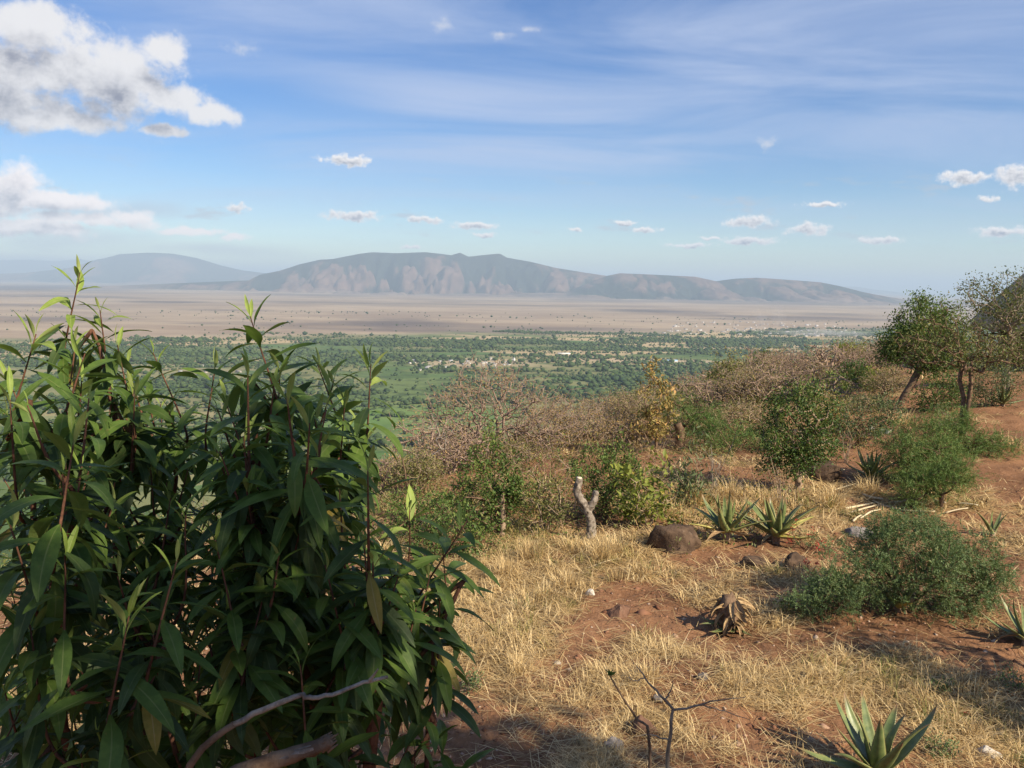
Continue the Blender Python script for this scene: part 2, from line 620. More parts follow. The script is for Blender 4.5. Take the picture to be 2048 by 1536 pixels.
st = k.m("MULTIPLY", k.ss(k.m("ADD", k.attr("straw"), k.m("MULTIPLY", k.m("SUBTRACT", n3, 0.5), 1.2)), 0.35, 1.15), 0.85)
near = k.mix(st, soil, litter)
dist = k.v("LENGTH", pos)
farc = k.mix(k.ss(n4, 0.4, 0.6), (0.20, 0.135, 0.075), (0.12, 0.12, 0.05))
farc = k.mix(k.ss(n1, 0.4, 0.6, 0, 0.7), farc, (0.27, 0.18, 0.10))
col = k.mix(k.ss(dist, 22, 60), near, farc)
finish(k, col, 0.95, 0.1, bump=k.m("ADD", n2, k.m("MULTIPLY", n3, 1.2)), bstr=0.8, bdist=0.025)
me_ground.materials.append(m)
tag(link("ground", me_ground), kind="structure", label="reddish brown hilltop earth under dry grass")

def val(px, py):
    v = ray(px, py)
    return CAM + v * ((VALLEY - CAM_H) / v[2])


VIL, FLD, BRG = val(930, 725), val(1330, 722), val(830, 835)
# valley floor and plain, out to the horizon
rad = [700.0]
while rad[-1] < 120000:
    rad.append(rad[-1] * 1.06)
angs2 = np.arange(-180, 180, 1.5) * math.pi / 180
X, Y, F = polar(np.array(rad), angs2)
me_v = mesh_np("valley_floor", np.stack([X, Y, np.full_like(X, VALLEY)], 1), F, smooth_f=True)
# the ring joins the hill mesh, which reaches the valley level at 700 m
m, k = material("valley fields and dry plain")
pos = k.new("ShaderNodeNewGeometry").outputs["Position"]
sep = k.new("ShaderNodeSeparateXYZ")
k.put(sep.inputs[0], pos)
wx, wy, _ = sep.outputs


def patch(ax, ay, rx, ry, soft=0.9):
    """ragged elliptical patch mask, for ground cover and painted cloud shadows, in world metres"""
    q = k.v("MULTIPLY_ADD", pos, (1 / rx, 1 / ry, 0), (-ax / rx, -ay / ry, 0))
    L = k.v("LENGTH", q)
    n = k.noise(k.v("MULTIPLY", pos, (1, 0.5, 1)), 1.6 / min(rx, ry), 5, 0.6)
    return k.ss(k.m("ADD", k.m("SUBTRACT", 1.0, L), k.m("MULTIPLY", k.m("SUBTRACT", n, 0.5), 1.6)), 0.0, soft)


vor = k.new("ShaderNodeTexVoronoi")
k.put(vor.inputs["Vector"], k.v("ADD", pos, k.v("MULTIPLY", k.noise(pos, 0.006, 3, 0.5, out=1), (90, 90, 0))))
vor.inputs["Scale"].default_value = 1 / 150
vs = k.new("ShaderNodeSeparateColor")
k.put(vs.inputs[0], vor.outputs["Color"])
fa = k.noise(pos, 1 / 420, 4, 0.6)
fb = k.noise(pos, 1 / 60, 5, 0.65)
green = k.mix(vs.outputs[0], (0.075, 0.120, 0.038), (0.125, 0.165, 0.056))
green = k.mix(k.ss(vs.outputs[1], 0.62, 0.75, 0, 0.8), green, (0.20, 0.19, 0.085))
green = k.mix(k.ss(vs.outputs[2], 0.70, 0.85, 0, 0.9), green, (0.085, 0.15, 0.045))
green = k.mix(k.ss(fb, 0.45, 0.66, 0, 0.75), green, (0.045, 0.068, 0.026))
# dry strips between the orchards, more of them farther out
tanf = k.m("MULTIPLY", k.ss(k.noise(k.v("MULTIPLY", pos, (0.45, 1, 1)), 1 / 420, 5, 0.6), 0.50, 0.57), k.ss(wy, 1900, 3400, 0.35, 1.0))
field = k.mix(tanf, green, k.mix(fb, (0.33, 0.25, 0.14), (0.46, 0.36, 0.21)))
p1 = k.noise(k.v("MULTIPLY", pos, (0.35, 1, 1)), 1 / 2600, 6, 0.62)
p2 = k.noise(k.v("MULTIPLY", pos, (0.5, 1, 1)), 1 / 600, 6, 0.65)
plain = k.mix(k.ss(p2, 0.35, 0.68), (0.245, 0.18, 0.125), (0.385, 0.30, 0.205))
scrub_shadow = k.mix(fb, (0.070, 0.056, 0.056), (0.115, 0.09, 0.08))  # dark scrub tone, shared by the painted cloud shadows
plain = k.mix(k.ss(p1, 0.50, 0.62, 0, 0.7), plain, scrub_shadow)
plain = k.mix(k.ss(p2, 0.60, 0.70, 0, 0.5), plain, scrub_shadow)
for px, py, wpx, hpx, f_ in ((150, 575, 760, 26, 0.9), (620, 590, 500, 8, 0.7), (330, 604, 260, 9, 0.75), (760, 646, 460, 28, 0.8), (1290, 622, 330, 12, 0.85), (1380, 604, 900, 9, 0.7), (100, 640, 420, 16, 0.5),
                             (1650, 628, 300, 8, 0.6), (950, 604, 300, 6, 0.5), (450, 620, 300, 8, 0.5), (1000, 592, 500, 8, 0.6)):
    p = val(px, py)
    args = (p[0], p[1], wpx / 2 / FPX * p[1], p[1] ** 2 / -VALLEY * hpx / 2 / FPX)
    plain = k.mix(k.m("MULTIPLY", patch(*args), f_), plain, scrub_shadow)  # bands of cloud shadow painted into the plain's colour
field = k.mix(k.m("MULTIPLY", patch(BRG[0], BRG[1], 260, 330, 0.8), 0.7), field, (0.11, 0.20, 0.05))
for args in ((VIL[0], VIL[1], 230, 190, 0.5), (FLD[0], FLD[1], 420, 70, 0.4)):
    field = k.mix(k.m("MULTIPLY", patch(*args), 0.85), field, (0.40, 0.31, 0.20))
# the green belt ends on a ragged line, farther out on the right
edge = k.m("ADD", k.m("SUBTRACT", wy, k.m("MULTIPLY", wx, 0.5)), k.m("MULTIPLY", k.m("SUBTRACT", fa, 0.5), 900))
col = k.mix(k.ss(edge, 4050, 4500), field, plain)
hl = k.ss(k.noise(pos, 1 / 9000, 3, 0.5), 0.4, 0.6)
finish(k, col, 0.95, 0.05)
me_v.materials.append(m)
tag(link("valley_floor", me_v), kind="structure", label="green farmed valley floor running out into a dry tan plain")


# ------------------------------------------------------------------ hills
def hill_range(name, label, prof, y0, yc, y1, seed, gully=150, nx=460, ny=110, wide=1.0, matname=None, lam=850.0):
    xs, zs = [], []
    for px, py in prof:
        p = at(px, py, yc)
        xs.append(p[0])
        zs.append(p[2])
    xs, zs = np.array(xs), np.array(zs)
    pad = (yc - y0) * wide
    gx = np.linspace(xs[0] - pad, xs[-1] + pad, nx)
    Hc = np.interp(gx, xs, zs, left=VALLEY, right=VALLEY) - VALLEY
    Hl = np.interp(gx, [xs[0] - pad, xs[0]], [0, zs[0] - VALLEY])
    Hr = np.interp(gx, [xs[-1], xs[-1] + pad], [zs[-1] - VALLEY, 0])
    Hc = np.where(gx < xs[0], Hl, np.where(gx > xs[-1], Hr, Hc))
    s = np.concatenate([np.linspace(0, 1, int(ny * 0.72)), np.linspace(1, 2, ny - int(ny * 0.72) + 1)[1:]])
    gy = np.where(s <= 1, y0 + (yc - y0) * s, yc + (y1 - yc) * (s - 1))
    XX, SS = np.meshgrid(gx, s, indexing="ij")
    YY = np.meshgrid(gx, gy, indexing="ij")[1]
    front = SS <= 1
    t = np.where(front, SS, 2 - SS)
    f = 0.18 * t + 0.82 * smooth(t, 0.22, 1.0) ** 1.15
    warp = 1900 * (fbm(XX / 2600, YY / 2600, 4, seed + 3) - 0.5)
    r1 = np.abs(2 * fbm((XX + warp + 0.25 * YY) / (lam * 1.5), YY / (lam * 3.0), 3, seed) - 1)
    r2 = np.abs(2 * fbm((XX - warp * 0.6) / (lam * 0.5), YY / (lam * 1.1), 4, seed + 9) - 1)
    r3 = np.abs(2 * fbm((XX + warp) / (lam * 0.2), YY / (lam * 0.5), 3, seed + 19) - 1)
    cut = np.clip(1 - 3.3 * r1, 0, 1) * 0.9 + np.clip(1 - 3.0 * r2, 0, 1) * 0.6 + np.clip(1 - 2.2 * r3, 0, 1) * 0.22
    amt = gully * np.clip(f * (1 - f) * 4, 0, 1) * np.clip(Hc[:, None] / 700, 0.15, 1.2)
    ZZ = VALLEY - 4 + Hc[:, None] * f - amt * cut * 1.5 + 0.35 * amt * (fbm(XX / 300, YY / 300, 3, seed + 5) - 0.5)
    veg = np.clip(cut * 0.95 + smooth(f + 0.45 * (fbm(XX / 1400, YY / 1400, 3, seed + 6) - 0.5), 0.66, 0.98) * 0.9 * smooth(Hc[:, None], 500, 850) + 0.5 * (fbm(XX / 900, YY / 900, 3, seed + 2) - 0.5), 0, 1)
    n, mcols = XX.shape
    i, j = np.meshgrid(np.arange(n - 1), np.arange(mcols - 1), indexing="ij")
    F = np.stack([i * mcols + j, (i + 1) * mcols + j, (i + 1) * mcols + j + 1, i * mcols + j + 1], -1).reshape(-1, 4)
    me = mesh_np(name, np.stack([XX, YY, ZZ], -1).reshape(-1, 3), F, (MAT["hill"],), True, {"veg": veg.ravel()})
    fo = me.attributes.new("foot", "FLOAT", "POINT")
    fo.data.foreach_set("value", np.ascontiguousarray((1 - smooth(f * Hc[:, None] + 60 * (fbm(XX / 500, YY / 500, 3, seed + 8) - .5), 20, 150)).ravel(), dtype=np.float32))
    o = link(name, me)
    tag(o, label, kind="structure")
    return o


m, k = material("dry hillside")
pos = k.new("ShaderNodeNewGeometry").outputs["Position"]
n = k.noise(pos, 1 / 240, 6, 0.65)
n2 = k.noise(pos, 1 / 60, 4, 0.65)
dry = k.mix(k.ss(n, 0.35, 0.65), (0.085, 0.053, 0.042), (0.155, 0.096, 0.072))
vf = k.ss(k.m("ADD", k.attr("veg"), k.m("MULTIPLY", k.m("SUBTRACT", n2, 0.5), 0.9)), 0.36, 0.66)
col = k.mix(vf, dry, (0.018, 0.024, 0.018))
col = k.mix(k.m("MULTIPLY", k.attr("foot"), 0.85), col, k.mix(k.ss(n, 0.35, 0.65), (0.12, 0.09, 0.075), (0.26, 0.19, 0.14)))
finish(k, col, 0.95, 0.05)
MAT["hill"] = m
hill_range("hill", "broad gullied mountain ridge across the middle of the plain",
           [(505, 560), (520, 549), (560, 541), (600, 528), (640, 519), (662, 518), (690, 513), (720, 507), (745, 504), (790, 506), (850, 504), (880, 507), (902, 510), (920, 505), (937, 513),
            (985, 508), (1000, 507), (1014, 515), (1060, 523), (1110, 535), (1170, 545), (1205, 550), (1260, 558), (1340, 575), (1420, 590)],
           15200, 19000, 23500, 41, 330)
hill_range("hill", "lower flat topped hills running right of the mountain",
           [(1130, 585), (1190, 560), (1215, 551), (1240, 546), (1310, 549), (1390, 553), (1432, 562), (1470, 557), (1512, 555), (1560, 558), (1640, 564), (1680, 572), (1720, 583), (1760, 592), (1800, 598)],
           14000, 17200, 21000, 77, 170)
hill_range("hill", "pale blue mountain far off on the left",
           [(60, 545), (150, 534), (190, 522), (215, 515), (240, 508), (300, 505), (345, 507), (390, 515), (440, 530), (482, 540), (530, 546), (600, 552)],
           27000, 33000, 41000, 93, 160, nx=300, ny=80, lam=1700.0)
hill_range("hill", "faintest low ridge at the left edge under cloud",
           [(-300, 528), (-100, 522), (0, 520), (60, 519), (110, 522), (160, 518), (200, 526), (280, 540)],
           44000, 50000, 60000, 13, 120, nx=160, ny=40, lam=2600.0)
hill_range("hill", "tiny faint peak beyond the right end of the hills",
           [(1640, 585), (1690, 573), (1712, 573), (1740, 578), (1790, 584), (1850, 588)],
           44000, 50000, 60000, 29, 80, nx=120, ny=40, lam=2600.0)

# ------------------------------------------------------------------ air
hb = np.array([[x, y, z] for z in (VALLEY - 8, 820) for x, y in ((-126e3, -126e3), (126e3, -126e3), (126e3, 126e3), (-126e3, 126e3))])
me = mesh_np("haze", hb, np.array([[3, 2, 1, 0], [4, 5, 6, 7], [0, 1, 5, 4], [1, 2, 6, 5], [2, 3, 7, 6], [3, 0, 4, 7]]))
m, k = material("haze")
pv = k.new("ShaderNodeVolumePrincipled")
pv.inputs["Color"].default_value = (0.66, 0.83, 1.0, 1)
pv.inputs["Density"].default_value = 5.0e-5
o_ = k.new("ShaderNodeOutputMaterial")
k.l.new(pv.outputs[0], o_.inputs["Volume"])
me.materials.append(m)
tag(link("haze", me), "thin bluish haze over the whole valley", kind="stuff")

# ------------------------------------------------------------------ valley trees and houses
ICO_V = []
_ph = (1 + 5 ** 0.5) / 2
ICO_V = nrm(np.array([[-1, _ph, 0], [1, _ph, 0], [-1, -_ph, 0], [1, -_ph, 0], [0, -1, _ph], [0, 1, _ph], [0, -1, -_ph], [0, 1, -_ph], [_ph, 0, -1], [_ph, 0, 1], [-_ph, 0, -1], [-_ph, 0, 1]], float))
ICO_F = np.array([[0, 11, 5], [0, 5, 1], [0, 1, 7], [0, 7, 10], [0, 10, 11], [1, 5, 9], [5, 11, 4], [11, 10, 2], [10, 7, 6], [7, 1, 8], [3, 9, 4], [3, 4, 2], [3, 2, 6], [3, 6, 8], [3, 8, 9], [4, 9, 5], [2, 4, 11], [6, 2, 10], [8, 6, 7], [9, 8, 1]])
m, k = material("valley tree crown")
n = k.noise(k.new("ShaderNodeNewGeometry").outputs["Position"], 1 / 3.0, 3, 0.6)
tint = k.attr("tint")
oi = k.new("ShaderNodeObjectInfo").outputs["Random"]
col = k.mix(tint, (0.034, 0.060, 0.026), (0.10, 0.135, 0.045))
col = k.mix(k.m("MULTIPLY", oi, 0.5), col, (0.05, 0.085, 0.028))
col = k.mix(k.ss(n, 0.4, 0.65, 0, 0.5), col, (0.02, 0.035, 0.015))
finish(k, col, 0.9, 0.05)
MAT["valley_tree"] = m

N = 215000
rv = np.random.default_rng(77)
# uniform over the visible wedge of valley floor and a margin on both sides
rr = np.sqrt(rv.uniform(1150 ** 2, 7200 ** 2, N))
aa = rv.uniform(R(-38), R(38), N)
tx, ty = rr * np.sin(aa), rr * np.cos(aa)
e_ = ty - 0.5 * tx + 900 * (fbm(tx / 420, ty / 420, 3, 61) - 0.5)
wood = fbm(tx / 330, ty / 230, 4, 51)
strip = fbm(tx / 900, ty / 260, 3, 57)
keep = rv.random(N) < np.clip((wood - 0.37) * 4.4, 0.07, 1) * np.where(strip > 0.60, 0.12, 1.0)
keep &= (e_ < 4350) | (rv.random(N) < 0.012)
keep &= ~((rr < 1900) & (wood < 0.44) & (rv.random(N) < 0.8))
tx, ty, rr, wood = tx[keep], ty[keep], rr[keep], wood[keep]
hx, hy = [], []
for _ in range(170):          # lines of trees along field edges
    r0, a0 = math.sqrt(rv.uniform(1500 ** 2, 4600 ** 2)), rv.uniform(R(-34), R(34))
    th, ln = rv.normal(0.15, 0.3) + (1.3 if rv.random() < 0.3 else 0), rv.uniform(120, 520)
    q = np.arange(0, ln, rv.uniform(7, 13))
    hx.append(r0 * math.sin(a0) + q * math.cos(th) + rv.normal(0, 1.5, len(q)))
    hy.append(r0 * math.cos(a0) + q * math.sin(th) + rv.normal(0, 1.5, len(q)))
hx, hy = np.concatenate(hx), np.concatenate(hy)
ok = hy - 0.5 * hx < 4200
tx, ty, wood = np.concatenate([tx, hx[ok]]), np.concatenate([ty, hy[ok]]), np.concatenate([wood, np.full(ok.sum(), .5)])
rr = np.hypot(tx, ty)
o_ = np.argsort(rr)
tx, ty, rr = tx[o_], ty[o_], rr[o_]
ts = np.clip(np.exp(rv.normal(math.log(3.6), 0.38, len(tx))), 1.6, 9) * np.where(wood[o_] < 0.45, 0.75, 1.0) * np.where(rv.random(len(tx)) < 0.12, 1.5, 1.0)
tt = np.clip(rv.normal(0.4, 0.28, len(tx)), 0, 1)
inview = (np.abs(np.arctan2(tx, ty)) < R(31)) & (rr > 1650)
ind = np.where(inview)[0][:300]
rest = np.setdiff1d(np.arange(len(tx)), ind)
print("valley trees", len(tx))
OCT6 = np.array([[-1, 0, 0], [1, 0, 0], [0, -1, 0], [0, 1, 0], [0, 0, 1], [0, 0, -1]], float)
OCT6_F = np.array([[0, 2, 4], [2, 1, 4], [1, 3, 4], [3, 0, 4], [2, 0, 5], [1, 2, 5], [3, 1, 5], [0, 3, 5]])
VV, FF, TT, nv = [], [], [], 0
for sel, bv, bf in ((rest[rr[rest] < 3000], ICO_V, ICO_F), (rest[rr[rest] >= 3000], OCT6 * 1.15, OCT6_F)):
    n, q = len(sel), len(bv)
    V = bv[None] * rv.uniform(0.65, 1.25, (n, q, 1)) * (ts[sel][:, None, None] * np.array([1.15, 1.15, 0.8]))
    V = V + np.stack([tx[sel], ty[sel], VALLEY + ts[sel] * 0.75], 1)[:, None, :]
    FF.append((bf[None] + (np.arange(n) * q)[:, None, None]).reshape(-1, 3) + nv)
    VV.append(V.reshape(-1, 3))
    TT.append(np.repeat(tt[sel], q))
    nv += n * q
me = mesh_np("valley_woodland", np.concatenate(VV), np.concatenate(FF), (MAT["valley_tree"],), False, {"tint": np.concatenate(TT)})
tag(link("valley_woodland", me), "dark green orchards and woodland patched over the valley floor", kind="stuff")
# individual trees: lobed crowns on trunks
protos = []
for s in range(6):
    r_ = np.random.default_rng(300 + s)
    VV, FF = [], []
    for q in range(7):
        c = np.array([r_.normal(0, 0.45), r_.normal(0, 0.45), 0.85 + r_.normal(0, 0.22)])
        v = ICO_V * r_.uniform(0.7, 1.25, (12, 1)) * r_.uniform(0.38, 0.62) * np.array([1, 1, 0.8]) + c
        FF.append(ICO_F + 12 * q)
        VV.append(v)
    crown = mesh_np("crown", np.concatenate(VV), np.concatenate(FF), (MAT["valley_tree"],), False, {"tint": r_.uniform(0.2, 0.9, 84)})
    tv, tf = frusta([[0, 0, -0.1]], [[0, 0, 0.6]], np.array([0.09]), np.array([0.06]), 5)
    protos.append((crown, mesh_np("trunk", tv, tf, (MAT["bark_brown"],))))
for j, i in enumerate(ind):
    c, t_ = protos[j % 6]
    t = thing("valley_tree", "small round green tree on the near valley floor below the slope", "tree", (tx[i], ty[i], VALLEY), "trees on the valley floor")
    t.scale = (ts[i], ts[i], ts[i] * 0.95)
    t.rotation_euler = (0, 0, rv.uniform(0, 6.28))
    link("crown", c, t)
    link("trunk", t_, t)

# houses: plain walls under a low gabled roof
mw, k = material("pale house wall")
oi = k.new("ShaderNodeObjectInfo").outputs["Random"]
finish(k, k.mix(oi, (0.36, 0.32, 0.27), (0.72, 0.68, 0.62)), 0.9, 0.1)
mr, k = material("sheet metal roof")
oi = k.new("ShaderNodeObjectInfo").outputs["Random"]
finish(k, k.mix(oi, (0.20, 0.18, 0.165), (0.50, 0.49, 0.48)), 0.5, 0.3)
mb, k = material("blue sheet roof")
finish(k, (0.30, 0.42, 0.55), 0.5, 0.3)
md, k = material("dark opening")
finish(k, (0.03, 0.028, 0.025), 0.8, 0.1)


def house_meshes(w, d, h, roofmat):
    V = np.array([[-w, -d, -0.5], [w, -d, -0.5], [w, d, -0.5], [-w, d, -0.5], [-w, -d, h], [w, -d, h], [w, d, h], [-w, d, h], [-w, 0, h + d * .45], [w, 0, h + d * .45]])
    wall = mesh_np("wall", V, [np.array([[0, 1, 5, 4], [2, 3, 7, 6]]), np.array([[1, 2, 6, 9, 5], [3, 0, 4, 8, 7]])], (mw,))
    e = 0.6
    zr = h - e * 0.45
    V = np.array([[-w - e, -d - e, zr], [w + e, -d - e, zr], [w + e, 0, h + d * .45 + .12], [-w - e, 0, h + d * .45 + .12], [-w - e, d + e, zr], [w + e, d + e, zr]])
    V = np.concatenate([V, V - [0, 0, 0.1]])
    roof = mesh_np("roof", V, np.array([[0, 1, 2, 3], [3, 2, 5, 4], [9, 8, 7, 6], [10, 11, 8, 9], [0, 6, 7, 1], [4, 5, 11, 10], [1, 7, 8, 2], [2, 8, 11, 5], [3, 9, 6, 0], [4, 10, 9, 3]]), (roofmat,))
    V, F = [], []
    for q, (cx, ww, z0, z1) in enumerate(((-w * .5, .5, 1.0, 2.0), (w * .5, .5, 1.0, 2.0), (0, .5, 0.0, 2.1))):
        V += [[cx - ww, -d - .02, z0], [cx + ww, -d - .02, z0], [cx + ww, -d - .02, z1], [cx - ww, -d - .02, z1]]
        F.append([4 * q, 4 * q + 1, 4 * q + 2, 4 * q + 3])
    win = mesh_np("window", np.array(V), np.array(F), (md,))
    return wall, roof, win


HM = [house_meshes(w, d, h, mr) for w, d, h in ((4, 3, 2.8), (6, 3.5, 3.2), (3, 2.5, 2.6), (8, 4, 3.4))]


def house(label, group, x, y, hm, rot=None, sc_=1.0, name="house", cat="house", ppp=True):
    t = thing(name, label, cat, (x, y, VALLEY), group)
    t.rotation_euler = (0, 0, rot if rot is not None else rv.uniform(-0.5, 0.5))
    t.scale = (sc_, sc_, sc_)
    link("wall", hm[0], t)
    link("roof", hm[1], t)
    return t


for i in range(150):
    px = 1300 + 420 * rv.beta(1.6, 1.6) + rv.normal(0, 30)
    py = rv.uniform(644, 672) + (px - 1500) * 0.02
    p = val(px, py)
    house("pale roofed house in the distant town at the edge of the plain", "houses of the distant town", p[0], p[1], HM[rv.integers(0, 4)], sc_=rv.uniform(0.9, 1.6))
for i in range(44):
    px, py = rv.choice([(860, 724), (920, 720), (990, 728), (850, 735), (960, 722)], 1)[0] + rv.normal(0, 1, 2) * (26, 4)
    p = val(px, py)
    house("small pale house in the village behind the bare acacia", "houses of the village in the valley", p[0], p[1], HM[rv.integers(0, 3)], sc_=rv.uniform(0.8, 1.3))
for i in range(16):
    px, py = np.array((410, 745)) + rv.normal(0, 1, 2) * (35, 8)
    p = val(px, py)
    house("small pale house in the hamlet seen between the tall shrubs", "houses of the hamlet on the left", p[0], p[1], HM[rv.integers(0, 3)], sc_=rv.uniform(0.8, 1.3))
p = val(1128, 710)
t = house("long white building standing alone among valley trees", None, p[0], p[1], house_meshes(17, 5, 4.0, mw), 0.05, 1.3, "farm_building", "building")
p = val(1340, 724)
t = house("long shed with pale blue roof beside the dry field", None, p[0], p[1], house_meshes(20, 7, 3.6, mb), -0.05, 1.2, "farm_shed", "shed")
p = val(1028, 728)
t = thing("water_tower", "white square tower rising above the valley village", "tower", (p[0], p[1], VALLEY))
tv, tf = tube_path([[0, 0, -1], [0, 0, 9], [0, 0, 9.1], [0, 0, 18]], [3.2, 2.9, 3.8, 3.6], 4)
link("shaft", mesh_np("shaft", tv, tf, (mw,)), t)
tv, tf = tube_path([[0, 0, 18.02], [0, 0, 19.0], [0, 0, 21]], [4.6, 4.2, 0.3], 4)
link("roof", mesh_np("roof", tv, tf, (mr,)), t)

# dust rising by the town
md_, k = material("dust plume")
tcg = k.new("ShaderNodeTexCoord").outputs["Object"]
L = k.v("LENGTH", k.v("MULTIPLY", tcg, (1, 1, 0.9)))
nz = k.noise(k.v("MULTIPLY", tcg, (1, 1, 0.6)), 2.2, 4, 0.6)
dn = k.m("MULTIPLY", k.m("MULTIPLY", k.ss(L, 1.0, 0.2), k.ss(nz, 0.38, 0.66)), 0.006)
pv = k.new("ShaderNodeVolumePrincipled")
pv.inputs["Color"].default_value = (0.93, 0.9, 0.86, 1)
k.put(pv.inputs["Density"], dn)
o_ = k.new("ShaderNodeOutputMaterial")
k.l.new(pv.outputs[0], o_.inputs["Volume"])
for lab, px, py, sx, sz in (("thin pale dust plume leaning up from the town edge", 1520, 668, 60, 75), ("second taller dust plume right beside the first", 1556, 668, 55, 95), ("low dust bank lying along the ground right of the plumes", 1640, 673, 330, 24)):
    p = val(px, py)
    me = mesh_np("dust_plume", ICO_V * 1.2, ICO_F, (md_,))
    o = link("dust_plume", me, loc=(p[0], p[1], VALLEY + sz * 0.8))
    o.scale = (sx, sx * 0.7, sz)
    o.rotation_euler = (0, R(-14) if sz > 50 else 0, 0)
    tag(o, lab, "dust plume", "dust rising by the town")


# ------------------------------------------------------------------ plants: branching skeleton and leaf clouds
def grow(base, trunk_top, pts, rng, step=0.25, r_tip=0.003, bend=0.12, r_pow=2.2, r_base=None):
    """join crown points to a trunk with a greedy branching tree; returns tube edges and twig end data"""
    base = np.asarray(base, float)
    trunk_top = np.asarray(trunk_top, float)
    nodes = [base]
    par = [-1]
    nt = max(2, int(np.linalg.norm(trunk_top - base) / step) + 1)
    for i in range(1, nt + 1):
        q = base + (trunk_top - base) * i / nt + (rng.normal(0, 0.06 * step, 3) if i < nt else 0)
        nodes.append(q)
        par.append(len(nodes) - 2)
    first = max(1, int(nt * 0.7))
    order = np.argsort(np.linalg.norm(pts - trunk_top, axis=1))
    cap = len(nodes) + 6 * len(pts) + 10
    arr = np.zeros((cap, 3))
    arr[:len(nodes)] = nodes
    dep = np.zeros(cap)
    n = len(nodes)
    ends = []
    for oi_ in order:
        p = pts[oi_]
        d = np.linalg.norm(arr[first:n] - p, axis=1) + 0.22 * dep[first:n]
        j = first + int(np.argmin(d))
        L = np.linalg.norm(p - arr[j])
        k_ = int(min(5, max(1, round(L / step))))
        prev = j
        off = rng.normal(0, bend * L, 3)
        off[2] = abs(off[2]) * 0.6
        for q in range(1, k_ + 1):
            t = q / k_
            arr[n] = arr[j] * (1 - t) + p * t + off * (t * (1 - t) * 2) + (rng.normal(0, 0.04 * step, 3) if q < k_ else 0)
            dep[n] = dep[prev] + L / k_
            par.append(prev)
            prev = n
            n += 1
        ends.append(n - 1)
    par = np.array(par)
    arr = arr[:n]
    cnt = np.zeros(n)
    cnt[ends] = 1
    for i in range(n - 1, 0, -1):
        cnt[par[i]] += cnt[i]
    rad_ = r_tip * np.maximum(cnt, 1) ** (1 / r_pow)
    if r_base is not None:
        mx = rad_.max()
        if mx > 0:
            rad_ = np.maximum(r_tip * 0.8, rad_ * np.where(cnt > 1, r_base / mx, 1))
    idx = np.arange(1, n)
    P0, P1 = arr[par[idx]], arr[idx]
    R0 = np.minimum(rad_[par[idx]], rad_[idx] * 1.6)
    R1 = rad_[idx]
    ends = np.array(ends)
    tdir = nrm(arr[ends] - arr[par[ends]])
    return P0, P1, R0, R1, arr[ends], tdir


def leaf_cloud(P, D, length, width, rng, fold=0.25, up=0.6):
    """folded diamond leaves from points P along directions D"""
    n = len(P)
    D = nrm(D)
    U = rng.normal(0, 1, (n, 3)) * 0.7 + np.array([0, 0, up])
    S = nrm(np.cross(D, U))
    Nn = np.cross(S, D)
    L = np.asarray(length).reshape(-1, 1) * np.ones((n, 1))
    W = np.asarray(width).reshape(-1, 1) * np.ones((n, 1))
    mid = P + D * L * 0.45
    tip = P + D * L - Nn * L * 0.12
    V = np.stack([P, mid + S * W * 0.5 + Nn * W * fold, tip, mid - S * W * 0.5 + Nn * W * fold], 1)
    F = np.array([[0, 1, 2], [0, 2, 3]])[None] + (np.arange(n) * 4)[:, None, None]
    return V.reshape(-1, 3), F.reshape(-1, 3)


def in_ell(rng, n, c, r, shell=0.5):
    v = nrm(rng.normal(0, 1, (n, 3)))
    q = rng.random(n) ** (1 / 3.0)
    q = np.where(rng.random(n) < shell, 0.75 + 0.3 * rng.random(n), q)
    return np.asarray(c) + v * q[:, None] * np.asarray(r)


